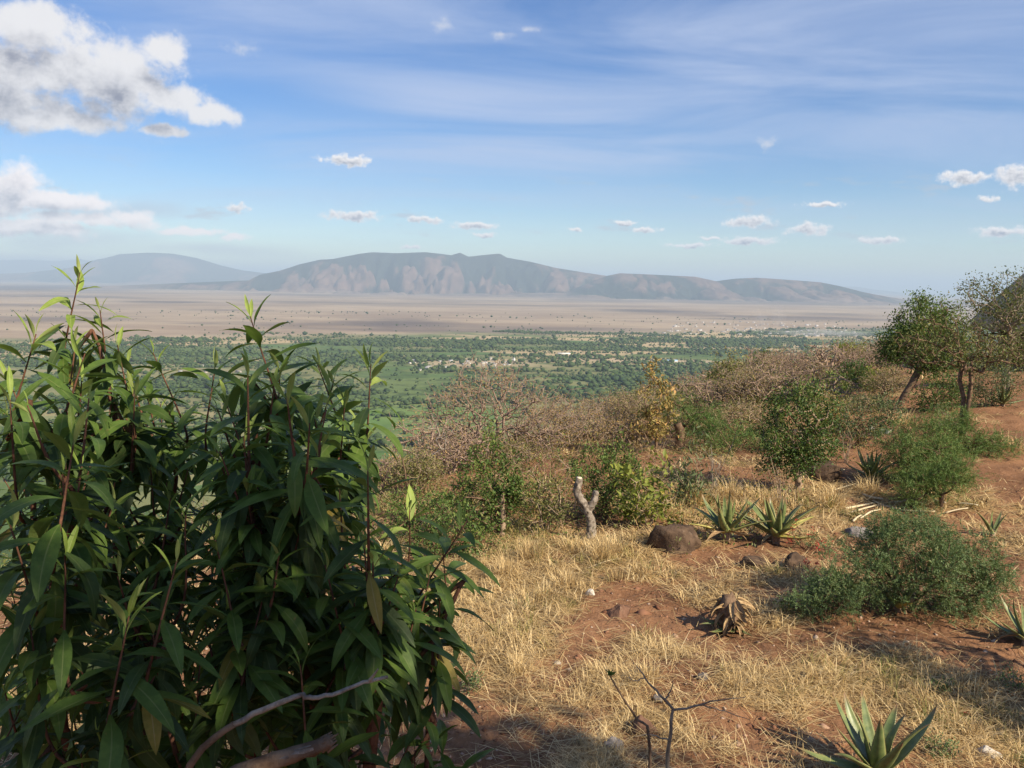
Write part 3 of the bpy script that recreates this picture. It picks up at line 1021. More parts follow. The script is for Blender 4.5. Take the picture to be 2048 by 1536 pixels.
def plant(name, label, cat, base, clumps, tw=90, leaves=20, leaf=(0.05, 0.025), spread=0.10, mat="small_green", bark="bark_brown", trunk=None, r_tip=0.0025,
          r_base=None, seed=1, group=None, tint=(0.35, 0.25), k=4, up=0.6, dirout=0.5, feather=False, stems=1, lean=(0, 0), step=None, bend=0.14, tops=None, droop=0.0, part="foliage", pending=None):
    """a shrub or tree: Empty > stem (or trunk) + foliage. clumps are ellipsoids (dx, dz, rx, rz[, dy, ry]) in metres from the base"""
    rng = np.random.default_rng(seed)
    t = thing(name, label, cat, base, group)
    cl = []
    for c in clumps:
        dx, dz, rx, rz = c[:4]
        dy = c[4] if len(c) > 4 else 0.0
        ry = c[5] if len(c) > 5 else rx
        cl.append((np.array([dx, dy, dz]), np.array([rx, ry, rz])))
    if len(cl) >= 2 and leaves:      # ragged outline: small sprays standing out of the main masses
        for _ in range(5):
            c0, r0_ = cl[rng.integers(0, len(cl))]
            v_ = nrm(rng.normal(0, 1, 3) + [0, 0, 0.45])
            cl.append((c0 + v_ * r0_ * rng.uniform(0.95, 1.3), r0_ * rng.uniform(0.22, 0.38)))
    vol = np.array([np.prod(r) ** 0.75 for _, r in cl])
    who = rng.choice(len(cl), tw, p=vol / vol.sum())
    pts = np.concatenate([in_ell(rng, (who == i).sum(), c, r) for i, (c, r) in enumerate(cl)])
    hmax = max(c[2] + r[2] for c, r in cl)
    if leaves and hmax < 1.9:
        out_ = rng.random(len(pts)) < 0.07
        pts[out_] *= rng.uniform(1.08, 1.22, (out_.sum(), 1))
    pts[:, 2] = np.maximum(pts[:, 2], 0.03 * hmax)
    tr_h = trunk if trunk is not None else 0.25 * hmax
    step = step or hmax / 7
    VV, FF, E, TD, nv = [], [], [], [], 0
    lab = rng.integers(0, stems, len(pts))
    if stems > 1:   # split by side, so that each stem feeds its own part
        angp = np.argsort(np.arctan2(pts[:, 1], pts[:, 0]) + rng.normal(0, 0.5, len(pts)))
        lab[angp] = (np.arange(len(pts)) * stems) // len(pts)
    for s in range(stems):
        P = pts[lab == s]
        if len(P) < 2:
            continue
        b = np.array([rng.normal(0, 0.03) * (stems > 1), rng.normal(0, 0.03) * (stems > 1), -0.05])
        c = P.mean(0)
        top = np.array([b[0] + lean[0] + (c[0] * 0.35 if stems > 1 else 0), b[1] + lean[1] + (c[1] * 0.35 if stems > 1 else 0), tr_h])
        P0, P1, R0, R1, e, td = grow(b, top, P, rng, step, r_tip, bend, r_base=r_base)
        v, f = frusta(P0, P1, R0, R1, k)
        VV.append(v)
        FF.append(f + nv)
        nv += len(v)
        E.append(e)
        TD.append(td)
    E, TD = np.concatenate(E), np.concatenate(TD)
    link("trunk" if (trunk and hmax > 1.2) else "stem", mesh_np("stem", np.concatenate(VV), np.concatenate(FF), (MAT[bark],), True), t)
    if leaves:
        bare = rng.random(len(E)) < 0.10          # some twigs are dead
        E, TD = E[~bare], TD[~bare]
        if feather:   # fine leaflets both sides of thin arching fronds
            nf = leaves
            n = len(E) * nf
            o0 = np.repeat(E, nf, 0) + rng.normal(0, spread * 0.5, (n, 3))
            dd = nrm(np.repeat(TD, nf, 0) * 0.6 + rng.normal(0, 0.8, (n, 3)) + np.array([0, 0, 0.25]))
            fl = spread * rng.uniform(0.8, 1.6, (n, 1))
            q = 9
            s_ = np.linspace(0.05, 1, q)
            side = nrm(np.cross(dd, rng.normal(0, 1, (n, 3)) + [0, 0, 1]))
            pts_ = o0[:, None] + dd[:, None] * (fl * s_[None])[..., None] - np.array([0, 0, 1.0]) * ((fl * s_[None]) ** 2 * 1.2)[..., None] * (0.5 + droop)
            P_ = np.concatenate([pts_, pts_], 1).reshape(-1, 3)
            sg = np.concatenate([np.ones(q), -np.ones(q)])
            D_ = (side[:, None] * sg[None, :, None] + dd[:, None] * 0.7).reshape(-1, 3)
            D_ += rng.normal(0, 0.25, D_.shape)
            LV, LF = leaf_cloud(P_, D_, leaf[0] * rng.uniform(0.7, 1.3, len(P_)), leaf[1], rng, 0.1, 0.8)
            tn = np.repeat(np.clip(rng.normal(tint[0], tint[1], n), 0, 1), 2 * q * 4)
        else:
            n = len(E) * leaves
            back = rng.random((n, 1)) ** 1.5
            P_ = np.repeat(E, leaves, 0) - np.repeat(TD, leaves, 0) * back * spread * 2.0 + rng.normal(0, spread * 0.6, (n, 3))
            out = np.repeat(TD, leaves, 0)
            D_ = out * dirout + rng.normal(0, 0.6, (n, 3)) + np.array([0, 0, 0.15 - droop])
            sz = rng.uniform(0.6, 1.25, n)
            LV, LF = leaf_cloud(P_, D_, leaf[0] * sz, leaf[1] * sz, rng, 0.22, up)
            tw_t = np.repeat(rng.normal(0, 0.16, len(E)), leaves)
            tv = rng.normal(tint[0], tint[1], n) + tw_t
            if tops:   # crown tips turn another shade of leaf (older, dried)
                tv = tv + tops * smooth(P_[:, 2] / hmax, 0.6, 1.0)
            tn = np.repeat(np.clip(tv, 0, 1), 4)
        link(part, mesh_np("foliage", LV, LF, (MAT[mat],), False, {"tint": tn}), t)
    return t


def pxs(p):
    """metres per photo pixel at world point p"""
    return float(np.dot(p - CAM, FWD)) / FPX


def pl(name, label, cat, px, py, clumps_px, d=None, **kw):
    """plant whose base stands at photo (px,py) on the ground (or d metres off) with clumps given in photo pixels"""
    b = gat(px, d) if d else gnd(px, py)
    s = pxs(b)
    if d:   # sizes are measured from the drawn base row
        yb = 768 - FPX * np.dot(b - CAM, UP) / np.dot(b - CAM, FWD)
        up_off = (yb - py) * s
    else:
        up_off = 0.0
    cl = []
    for c in clumps_px:
        q = [c[0] * s, c[1] * s + up_off, c[2] * s, c[3] * s]
        if len(c) > 4:
            q += [c[4] * s, c[5] * s]
        cl.append(tuple(q))
    return plant(name, label, cat, b, cl, **kw)

# ------------------------------------------------------------------ shrubs and trees of the hilltop
SG = dict(leaf=(0.040, 0.020), spread=0.07)
pl("green_shrub", "upright pointed green shrub standing in front of the large leafless acacia", "shrub", 1000, 1068,
   [(-35, 60, 75, 45), (-40, 110, 62, 45), (-25, 160, 42, 40), (-18, 200, 20, 30), (25, 70, 45, 40), (30, 130, 22, 40)], tw=150, leaves=34, trunk=0.28, seed=11, r_base=0.035, tops=0.15, **SG)
pl("low_shrub", "low olive shrub just left of the pointed green shrub", "shrub", 838, 1085,
   [(0, 45, 60, 45), (-35, 80, 30, 40), (40, 60, 40, 40), (-60, 30, 40, 30)], tw=80, leaves=26, mat="small_green", seed=12, stems=3, leaf=(0.035, 0.017), spread=0.07, tops=0.3)
pl("low_shrub", "rounded leafy shrub low beside the pale tipped shoots of the big shrub", "shrub", 905, 1120,
   [(0, 50, 55, 55), (45, 30, 40, 35), (-50, 25, 35, 30)], tw=90, leaves=26, mat="deep_green", seed=13, stems=3, leaf=(0.035, 0.018), spread=0.07, tint=(0.6, 0.25))
pl("weedy_shrub", "loose yellowish shrub between the pointed shrub and the forked stump", "shrub", 1085, 1065,
   [(0, 60, 55, 60), (20, 130, 40, 45), (-35, 90, 35, 60), (50, 60, 35, 50)], tw=95, leaves=17, mat="olive", bark="bark_dry", seed=14, stems=4, leaf=(0.045, 0.016), spread=0.09, tint=(0.55, 0.3))
pl("green_shrub", "dark hearted leafy shrub right behind the forked stump", "shrub", 1212, 1040,
   [(0, 70, 70, 62), (-45, 105, 38, 38), (35, 95, 45, 45), (10, 130, 40, 28)], tw=130, leaves=30, mat="small_green", seed=15, stems=3, tint=(0.3, 0.25), tops=0.35, **SG)
pl("broadleaf_herb", "yellow green herb with large oval leaves at edge of the dry grass", "plant", 1300, 1058,
   [(-10, 60, 55, 45), (20, 110, 40, 40), (-45, 90, 35, 35), (40, 50, 30, 40)], tw=44, leaves=10, mat="yellow_green", bark="bark_dry", seed=16, stems=4, leaf=(0.085, 0.042), spread=0.08, tint=(0.4, 0.2))
pl("broadleaf_herb", "small drooping spray of oval light green leaves in front of the dark shrub", "plant", 1258, 1052,
   [(0, 32, 32, 24), (22, 18, 22, 18)], tw=16, leaves=8, mat="yellow_green", bark="bark_dry", seed=17, leaf=(0.085, 0.042), spread=0.06, tint=(0.3, 0.15), droop=0.5)
pl("tall_weed", "tall grey green weeds with narrow upright leaves, right of the oval leaved herb", "plant", 1375, 1010,
   [(-10, 60, 24, 60), (15, 80, 26, 55), (0, 30, 36, 35)], tw=50, leaves=13, mat="grey_green", bark="bark_dry", seed=18, stems=7, leaf=(0.10, 0.024), spread=0.12, tint=(0.55, 0.25))
pl("yellow_sapling", "slim sapling hung with withered ochre leaves and two bare topped leaders", "tree", 1310, 905,
   [(0, 100, 34, 50), (10, 60, 40, 40), (-20, 50, 40, 35), (-8, 150, 18, 35), (-20, 182, 6, 30), (-42, 145, 8, 28), (35, 110, 20, 25)], tw=80, leaves=13, mat="ochre", bark="bark_brown",
   trunk=0.5, seed=19, leaf=(0.085, 0.035), spread=0.09, tint=(0.62, 0.25), r_base=0.022)
pl("feathery_bush", "light green feathery bush on a crooked trunk, right of the ochre sapling", "shrub", 1362, 893,
   [(10, 65, 45, 38), (45, 40, 40, 40), (-12, 58, 25, 28), (85, 5, 35, 25)], tw=85, leaves=10, feather=True, mat="feather", seed=20, trunk=0.35, leaf=(0.030, 0.008), spread=0.12, r_base=0.05, tint=(0.45, 0.25))
pl("feathery_bush", "trailing fine green bush drooping in a dip behind the dry sticks", "shrub", 1465, 905,
   [(0, 25, 65, 25), (-55, 40, 30, 20), (60, 25, 30, 25)], tw=70, leaves=8, feather=True, mat="feather", seed=21, leaf=(0.030, 0.009), spread=0.12, stems=3, tint=(0.4, 0.3), droop=0.4)
pl("small_tree", "small tree with rusty topped crown standing against the valley", "tree", 1452, 806,
   [(0, 55, 40, 32), (-25, 40, 30, 25), (28, 42, 30, 28), (12, 85, 24, 18), (-26, 82, 12, 12), (20, 20, 34, 18)], tw=110, leaves=16, mat="olive", bark="bark_brown", seed=22, trunk=0.5,
   leaf=(0.07, 0.035), spread=0.13, tops=0.8, tint=(0.35, 0.25))
pl("leafy_tree", "dense dark green small tree on a pale bare trunk, centre of the slope", "tree", 1592, 985,
   [(-15, 145, 54, 56), (-52, 100, 34, 44), (42, 110, 40, 50), (2, 205, 30, 28), (-20, 62, 50, 30), (56, 168, 22, 30), (-50, 170, 20, 26), (25, 60, 36, 26), (28, 215, 16, 22), (-64, 62, 20, 26)], tw=250, leaves=34, mat="deep_green", bark="bark_dry", seed=23, trunk=0.5,
   r_base=0.05, tint=(0.32, 0.25), tops=0.45, leaf=(0.042, 0.022), spread=0.10)
pl("grey_shrub", "grey green shrub right of the dense small tree", "shrub", 1715, 895,
   [(0, 50, 55, 45), (40, 80, 40, 40), (-35, 40, 30, 35), (62, 65, 26, 38)], tw=130, leaves=26, mat="grey_green", bark="bark_brown", seed=24, stems=3, leaf=(0.045, 0.022), spread=0.09, tint=(0.3, 0.25))
pl("dry_shrub", "shrub with withered tan seed heads beside the dense small tree", "shrub", 1655, 890,
   [(-12, 75, 28, 32), (25, 55, 25, 32), (-5, 30, 30, 25)], tw=60, leaves=22, mat="ochre", bark="bark_dry", seed=25, stems=4, leaf=(0.04, 0.02), spread=0.08, tint=(0.75, 0.2))
pl("round_shrub", "compact dark green round shrub on the far slope", "shrub", 1708, 778,
   [(0, 30, 32, 28), (8, 10, 22, 16)], tw=100, leaves=26, mat="deep_green", seed=26, leaf=(0.07, 0.035), spread=0.12, stems=2, tint=(0.2, 0.2))
pl("round_shrub", "lighter green shrub touching the left side of the compact round shrub", "shrub", 1662, 788,
   [(0, 22, 26, 24), (14, 12, 22, 16)], tw=70, leaves=22, mat="small_green", seed=27, leaf=(0.07, 0.035), spread=0.12, stems=2, tint=(0.65, 0.2))
pl("round_shrub", "thin yellow leaved shrub touching the right side of the compact round shrub", "shrub", 1742, 782,
   [(0, 30, 10, 28), (-6, 12, 12, 14)], tw=32, leaves=16, mat="yellow_green", seed=28, leaf=(0.07, 0.035), spread=0.10, tint=(0.4, 0.2))
pl("feathery_bush", "wide light green feathery bush below the twin stemmed tree", "shrub", 1835, 965,
   [(0, 72, 66, 42), (-40, 40, 36, 32), (40, 45, 45, 35), (10, 20, 50, 28)], tw=170, leaves=10, feather=True, mat="feather", seed=29, stems=4, leaf=(0.030, 0.008), spread=0.13, tint=(0.6, 0.25))
pl("feathery_bush", "feathery bush at the foot of the twin stemmed tree, spilling to the right", "shrub", 1935, 905,
   [(0, 28, 42, 32), (45, 8, 55, 14), (-22, 50, 22, 25)], tw=90, leaves=9, feather=True, mat="feather", seed=30, stems=3, leaf=(0.035, 0.009), spread=0.14, tint=(0.4, 0.25))
pl("feathery_bush", "ragged feathery sapling on a dark stem above the pale cut leaves", "shrub", 1882, 1015,
   [(0, 48, 42, 30), (-45, 50, 36, 26), (25, 72, 30, 25), (-60, 30, 26, 20)], tw=110, leaves=9, feather=True, mat="feather", bark="bark_brown", seed=31, trunk=0.16, r_base=0.03, leaf=(0.028, 0.007), spread=0.11, tint=(0.55, 0.25))
pl("green_shrub", "shadowed leafy shrub under the crown of the leaning trunk tree", "shrub", 1872, 822,
   [(0, 35, 46, 36), (-28, 20, 30, 22), (34, 40, 22, 30)], tw=120, leaves=24, mat="deep_green", seed=32, stems=3, leaf=(0.06, 0.024), spread=0.12, tint=(0.3, 0.25))
pl("grey_shrub", "soft grey green bush at right edge above the small aloe", "shrub", 1990, 812,
   [(0, 40, 52, 40), (-45, 15, 36, 26), (32, 52, 34, 30)], tw=130, leaves=24, mat="grey_green", seed=33, stems=4, leaf=(0.055, 0.020), spread=0.12, tint=(0.25, 0.25))
pl("grey_shrub", "small bluish twiggy bush under the twin stemmed tree", "shrub", 1880, 862,
   [(0, 20, 24, 20), (30, 12, 24, 14)], tw=60, leaves=14, mat="grey_green", bark="bark_grey", seed=34, stems=3, leaf=(0.035, 0.014), spread=0.09, tint=(0.7, 0.2))
pl("fern_shrub", "large low blue green shrub of fine ferny leaves over the sheltered aloe", "shrub", 1825, 1225,
   [(-10, 120, 105, 68), (90, 90, 78, 68), (-95, 80, 70, 60), (130, 50, 45, 42), (40, 60, 110, 55), (-30, 165, 60, 26), (-140, 40, 45, 36)], tw=330, leaves=12, feather=True, mat="fern", seed=35, stems=5,
   leaf=(0.017, 0.008), spread=0.085, r_tip=0.0018, tint=(0.45, 0.25))
pl("fern_shrub", "thin straggly offshoot left of the ferny shrub, by the red flowers", "shrub", 1665, 1235,
   [(0, 45, 50, 38), (-45, 30, 36, 28), (40, 60, 36, 36), (-20, 85, 25, 28)], tw=95, leaves=8, feather=True, mat="fern", seed=36, stems=5, leaf=(0.015, 0.008), spread=0.07, r_tip=0.0015, tint=(0.6, 0.25))
# trees of the right hand rise
pl("leaning_tree", "round crowned green tree on a leaning dark trunk", "tree", 1795, 822,
   [(30, 165, 52, 48), (-4, 140, 40, 26), (78, 195, 32, 30), (92, 120, 46, 36), (38, 215, 26, 20), (-24, 108, 24, 14), (112, 160, 20, 30), (60, 95, 40, 18)], d=18.5, tw=430, leaves=36, mat="small_green", bark="bark_brown", seed=37,
   trunk=0.9, lean=(0.45, 0), r_base=0.085, leaf=(0.062, 0.030), spread=0.16, tint=(0.25, 0.25), tops=0.25)
pl("twin_stem_tree", "thorn tree with two mossy upright stems and a flat spreading crown", "tree", 1922, 885,
   [(-10, 195, 85, 34, 0, 60), (-80, 185, 62, 40), (55, 190, 75, 36), (-40, 235, 64, 26), (100, 170, 44, 26), (-130, 205, 30, 22), (20, 160, 50, 22)], tw=420, leaves=8, mat="olive", bark="bark_brown", seed=38,
   stems=2, trunk=1.25, r_base=0.036, leaf=(0.055, 0.023), spread=0.12, tint=(0.3, 0.25), k=5)
pl("acacia", "open crowned acacia in front of the thatched hut, thin twigs against the sky", "tree", 2010, 800,
   [(-10, 200, 95, 34), (-75, 225, 40, 22), (20, 235, 70, 30), (-50, 160, 60, 30), (60, 180, 60, 50), (-100, 215, 18, 18), (30, 130, 60, 40), (0, 100, 70, 30), (-40, 190, 60, 20)], d=22.0, tw=640, leaves=12, mat="olive", bark="bark_grey", seed=39,
   stems=2, trunk=1.3, r_base=0.06, leaf=(0.065, 0.034), spread=0.16, tint=(0.15, 0.22), k=5)
pl("grey_shrub", "twiggy green bush at the hut's left corner under the acacia", "shrub", 1930, 745,
   [(0, 50, 50, 45), (-40, 75, 34, 40), (30, 30, 50, 30)], d=26.0, tw=150, leaves=14, mat="grey_green", bark="bark_grey", seed=40, stems=3, leaf=(0.07, 0.03), spread=0.2, tint=(0.15, 0.2))
# far shrubs on the falling slope
pl("pale_shrub", "pale olive rounded bush crowning the brush before the valley woods", "shrub", 1535, 745, [(0, 26, 46, 22), (-20, 15, 30, 18), (30, 12, 34, 16)], d=33.0, tw=150, leaves=24, mat="olive", seed=41, stems=3,
   leaf=(0.08, 0.04), spread=0.2, tint=(0.6, 0.2))
pl("pale_shrub", "yellow leaved bush on the skyline of the slope left of the leaning tree", "shrub", 1690, 708, [(0, 10, 34, 9), (20, 5, 20, 6)], d=34.0, tw=70, leaves=22, mat="yellow_green", seed=42, stems=3, leaf=(0.09, 0.045), spread=0.2, tint=(0.5, 0.2))
pl("pale_shrub", "dull green bush among grey brush left of the yellow one", "shrub", 1618, 740, [(0, 20, 26, 18), (14, 8, 24, 12)], d=31.0, tw=80, leaves=20, mat="grey_green", seed=43, stems=3, leaf=(0.08, 0.04), spread=0.2, tint=(0.6, 0.2))

# bare thorn brush
BT = dict(leaves=3, mat="ochre", bark="bark_dry", leaf=(0.03, 0.013), spread=0.10, k=3, tint=(0.75, 0.2), r_tip=0.0045)
pl("bare_acacia", "large leafless acacia with flat twiggy crown in front of the valley", "tree", 985, 880,
   [(0, 95, 105, 45), (-70, 70, 75, 45), (80, 70, 85, 40), (-10, 125, 70, 30), (120, 30, 70, 40), (-110, 25, 70, 40), (20, 0, 140, 45), (-60, -20, 90, 40)], d=14.0, tw=2400, seed=51, trunk=0.45, stems=5, r_base=0.035, bend=0.28,
   **{**BT, "leaves": 2, "r_tip": 0.0052, "bark": "bark_twig"})
pl("pale_sapling", "crooked pale bare sapling leaning left below the large leafless acacia", "tree", 862, 935, [(15, 75, 20, 26), (-8, 95, 16, 20), (32, 55, 22, 26)], d=12.5, tw=36, seed=52, trunk=0.35, r_base=0.02, **{**BT, "leaves": 0, "bark": "bark_pale", "r_tip": 0.004})
pl("dark_sapling", "thin dark curving bare stem at the right edge of the big shrub", "tree", 822, 960, [(-28, 75, 14, 18), (-40, 90, 12, 12)], d=11.0, tw=9, seed=53, trunk=0.5, lean=(-0.1, 0), r_base=0.012, **{**BT, "leaves": 0, "bark": "bark_brown"})
tangles = [(905, 930, 13.0, 85, 75, "grey bare tangle under the left side of the large acacia"), (1100, 905, 15.0, 90, 85, "grey bare tangle under the right side of the large acacia"),
           (1010, 930, 13.5, 70, 45, "low rusty brush right at the back of the pointed shrub"), (1180, 900, 15.5, 65, 75, "brown brush between the large acacia and the ochre sapling"),
           (1245, 890, 14.0, 60, 60, "reddish brush on the left side of the ochre sapling"), (1290, 830, 20.0, 70, 50, "purple brown brush on the slope beyond the ochre sapling"),
           (1390, 800, 22.0, 60, 45, "brush on the slope left of the rusty topped tree"), (1500, 800, 20.0, 65, 60, "pinkish brush right of the rusty topped tree"),
           (1490, 860, 15.5, 70, 55, "pink grey brush in front of the rusty topped tree"), (1570, 770, 24.0, 60, 60, "bare brush with a dark crooked stem behind the dense small tree"),
           (1625, 770, 24.0, 60, 45, "grey brush left of the light green round shrub"), (1640, 830, 18.0, 55, 40, "low brown brush in front of the light green round shrub"),
           (1740, 740, 27.0, 60, 45, "dark brown brush below the yellow bush on the skyline"), (1690, 735, 30.0, 55, 40, "brown brush on the skyline above the compact round shrub"),
           (1770, 790, 20.0, 50, 50, "dry brush at the foot of the leaning trunk"), (1560, 735, 30.0, 60, 34, "grey brush beneath the pale olive bush"),
           (1790, 720, 28.0, 60, 45, "brown brush behind the leaning trunk tree"), (1460, 770, 27.0, 60, 40, "brush beyond the rusty topped tree at edge of the valley"),
           (1350, 870, 15.5, 50, 45, "low brush behind the crooked feathery bush"), (1140, 850, 19.0, 80, 50, "thin brush on the edge of the drop right of the large acacia"),
           (840, 960, 11.5, 55, 45, "rusty low brush beside the thin dark curving stem"), (775, 960, 12.0, 55, 40, "brown brush in the gap right of the big shrub"),
           (1220, 830, 21.0, 70, 40, "hazy brown brush on the falling slope before green fields"), (1730, 830, 18.0, 50, 34, "low brown brush above the grey green shrub")]
for i, (px, py, d, w, h, lab) in enumerate(tangles):
    pl("thorn_brush", lab, "bush", px, py, [(0, h * .55, w, h * .5), (-w * .5, h * .35, w * .5, h * .4), (w * .5, h * .4, w * .5, h * .4), (w * .1, h * .95, w * .4, h * .3)], d=d,
       tw=520, seed=60 + i, stems=5, r_base=0.02, bend=0.25, group="bare thorn brush on the slope",
       **{**BT, "leaves": (2, 5, 9)[i % 3], "mat": ("ochre", "ochre", "olive")[i % 3], "bark": ("bark_twig", "bark_grey", "bark_dry")[i % 3], "r_tip": 0.0035 + d * 0.00016})
# brush beyond those, scattered over the slope down to the edge
rb = np.random.default_rng(9)
q = 0
while q < 60:
    d = rb.uniform(17, 60)
    px = rb.uniform(700, 1800)
    b = gat(px, d)
    u = b[1] - (16 + 1.5 * b[0])
    if u < -6 or u > 26:
        continue
    s = pxs(b)
    w, h = rb.uniform(0.8, 1.6), rb.uniform(0.6, 1.2)
    plant("slope_brush", "one of the tangled brown bushes covering the far side of the slope", "bush", b, [(0, h * .6, w, h * .6), (w * .6, h * .4, w * .6, h * .4), (-w * .5, h * .45, w * .5, h * .45)],
          tw=330, seed=200 + q, stems=4, group="brush on the far side of the slope", bend=0.25, **{**BT, "leaves": (2, 6, 12)[q % 3], "mat": ("ochre", "olive", "olive")[q % 3], "leaf": (0.05, 0.022), "r_tip": 0.0035 + d * 0.00015, "bark": "bark_twig"})
    q += 1

# dry sticks standing in the grass
def sticks(name, label, px, py, hpx, n, seed, bark="bark_dry", spread=0.35, r=0.007):
    b = gnd(px, py)
    s = pxs(b)
    r_ = np.random.default_rng(seed)
    VV, FF, nv = [], [[], []], 0
    for i in range(n):
        a = r_.uniform(0, 6.28)
        h = hpx * s * r_.uniform(0.5, 1.05)
        e = np.array([math.cos(a) * h * spread * r_.random(), math.sin(a) * h * spread * r_.random(), h])
        st_ = np.array([r_.normal(0, 0.03), r_.normal(0, 0.03), -0.03])
        c = curve_pts([st_, st_ + e * 0.5 + r_.normal(0, 0.03 * h, 3), e], 8)
        v, (f, t_) = tube_path(c, np.linspace(r, r * 0.4, len(c)), 4)
        VV.append(v)
        FF[0].append(f + nv)
        FF[1].append(t_ + nv)
        nv += len(v)
        for _ in range(2):
            j = r_.integers(2, len(c) - 1)
            dd = e * r_.uniform(0.2, 0.4) + r_.normal(0, 0.14 * h, 3)
            c2 = curve_pts([c[j], c[j] + dd * 0.5, c[j] + dd], 4)
            v, (f, t_) = tube_path(c2, np.linspace(r * 0.5, r * 0.25, len(c2)), 4)
            VV.append(v)
            FF[0].append(f + nv)
            FF[1].append(t_ + nv)
            nv += len(v)
    o = link(name, mesh_np(name, np.concatenate(VV), [np.concatenate(FF[0]), np.concatenate(FF[1])], (MAT[bark],), True), loc=b)
    tag(o, label, "dry plant")
    return o


sticks("dry_stalks", "spiky dry grey stalks standing before the trailing fine bush", 1425, 985, 95, 9, 1, "bark_pale", 0.6)
sticks("dry_stalks", "bare forked twigs in front of the dense small tree's trunk", 1565, 1015, 95, 7, 2, "bark_dry", 0.5)
sticks("dry_stalks", "thin dry twigs leaning over the sheltered aloe and ferny shrub", 1690, 925, 60, 5, 3, "bark_dry", 0.5)
sticks("dry_stalks", "dry stalks behind the forked stump", 1120, 1060, 80, 7, 4, "bark_dry", 0.5, 0.005)

# ------------------------------------------------------------------ thatched hut on the rise
hb_ = gat(2135, 29.0)
t = thing("thatched_hut", "thatched hut with steep straw roof and open railed porch at right edge", "hut", hb_)
m, k = material("old thatch")
pos = k.new("ShaderNodeTexCoord").outputs["Object"]
n = k.noise(k.v("MULTIPLY", pos, (1, 1, 0.5)), 12, 5, 0.65)
n2 = k.noise(pos, 1.2, 4, 0.6)
col = k.mix(k.ss(n, 0.35, 0.65), (0.28, 0.22, 0.145), (0.52, 0.42, 0.29))
col = k.mix(k.ss(n2, 0.5, 0.7, 0, 0.5), col, (0.27, 0.25, 0.17))
finish(k, col, 0.95, 0.05, bump=n, bstr=1.0, bdist=0.05)
MAT["thatch"] = m
mwd, k = material("dark hut timber")
pos = k.new("ShaderNodeNewGeometry").outputs["Position"]
finish(k, k.mix(k.noise(pos, 9, 4, 0.6), (0.05, 0.028, 0.018), (0.13, 0.075, 0.045)), 0.85, 0.2)
mpl, k = material("mud plaster")
pos = k.new("ShaderNodeNewGeometry").outputs["Position"]
finish(k, k.mix(k.noise(pos, 5, 4, 0.6), (0.10, 0.06, 0.04), (0.17, 0.11, 0.075)), 0.9, 0.1)
na = 40
zs_ = [1.25, 1.42, 1.95, 2.6, 3.25, 3.95, 4.5]
rs_ = [3.1, 3.15, 2.7, 2.1, 1.5, 0.8, 0.15]
rh = np.random.default_rng(4)
V, F = [], []
for z_, r_ in zip(zs_, rs_):
    for j in range(na):
        a = j * 2 * math.pi / na
        rr_ = r_ * (1 + rh.normal(0, 0.02))
        V.append((rr_ * math.cos(a), rr_ * math.sin(a), z_ + rh.normal(0, 0.03) - (0.1 * (j % 2) if z_ < 1.3 else 0)))
V += [(0, 0, 4.6)]
for z_i in range(len(zs_) - 1):
    for j in range(na):
        F.append((z_i * na + j, z_i * na + (j + 1) % na, (z_i + 1) * na + (j + 1) % na, (z_i + 1) * na + j))
T = [((len(zs_) - 1) * na + j, (len(zs_) - 1) * na + (j + 1) % na, len(V) - 1) for j in range(na)]
T += [(j, (j + 1) % na, na * 0 + (j + 1) % na) for j in range(0)]
roof = link("roof", mesh_np("roof", np.array(V), [np.array(F), np.array(T)], (MAT["thatch"],), True), t)
v, f = tube_path([[0, 0, -0.3], [0, 0, 0.9], [0, 0, 2.2]], [2.2, 2.2, 2.1], 24)
link("wall", mesh_np("wall", v, f, (mpl,), True), t)
v, f = tube_path([[0, 0, -0.35], [0, 0, 0.12]], [2.95, 2.95], 28)
link("floor", mesh_np("floor", v, f, (mpl,)), t)
for j in range(10):
    a = j * 2 * math.pi / 10 + 0.2
    v, f = tube_path([[2.8 * math.cos(a), 2.8 * math.sin(a), 0.1], [2.8 * math.cos(a), 2.8 * math.sin(a), 1.9]], [0.06, 0.055], 6)
    link("post", mesh_np("post", v, f, (mwd,), True), t)
    b_ = a + 2 * math.pi / 10
    for z_ in (0.5, 0.95):
        v, f = tube_path([[2.8 * math.cos(a), 2.8 * math.sin(a), z_], [2.8 * math.cos(b_), 2.8 * math.sin(b_), z_]], [0.035, 0.035], 5)
        link("rail", mesh_np("rail", v, f, (mwd,), True), t)


# ------------------------------------------------------------------ aloes
m, k = material("aloe leaf")
al = k.attr("along")
ed = k.attr("edge")
pos = k.new("ShaderNodeTexCoord").outputs["Object"]
oi = k.new("ShaderNodeObjectInfo").outputs["Random"]
n = k.noise(pos, 9, 5, 0.6)
col = k.mix(k.ss(n, 0.35, 0.65), (0.075, 0.115, 0.042), (0.15, 0.185, 0.066))
col = k.mix(k.m("MULTIPLY", oi, 0.35), col, (0.20, 0.22, 0.07))
col = k.mix(k.ss(al, 0.78, 1.0, 0, 0.85), col, (0.24, 0.11, 0.06))
col = k.mix(k.ss(al, 0.22, 0.0, 0, 0.8), col, (0.34, 0.36, 0.17))
col = k.mix(k.m("MULTIPLY", ed, 0.5), col, (0.35, 0.30, 0.12))
finish(k, col, 0.42, 0.4, bump=n, bstr=0.15, bdist=0.01)
MAT["aloe"] = m
m, k = material("withered aloe leaf")
pos = k.new("ShaderNodeTexCoord").outputs["Object"]
n = k.noise(k.v("MULTIPLY", pos, (3, 0.6, 3)), 9, 5, 0.6)
oi = k.new("ShaderNodeObjectInfo").outputs["Random"]
col = k.mix(k.ss(n, 0.35, 0.65), (0.22, 0.13, 0.065), (0.52, 0.38, 0.20))
col = k.mix(k.m("MULTIPLY", oi, 0.5), col, (0.14, 0.085, 0.05))
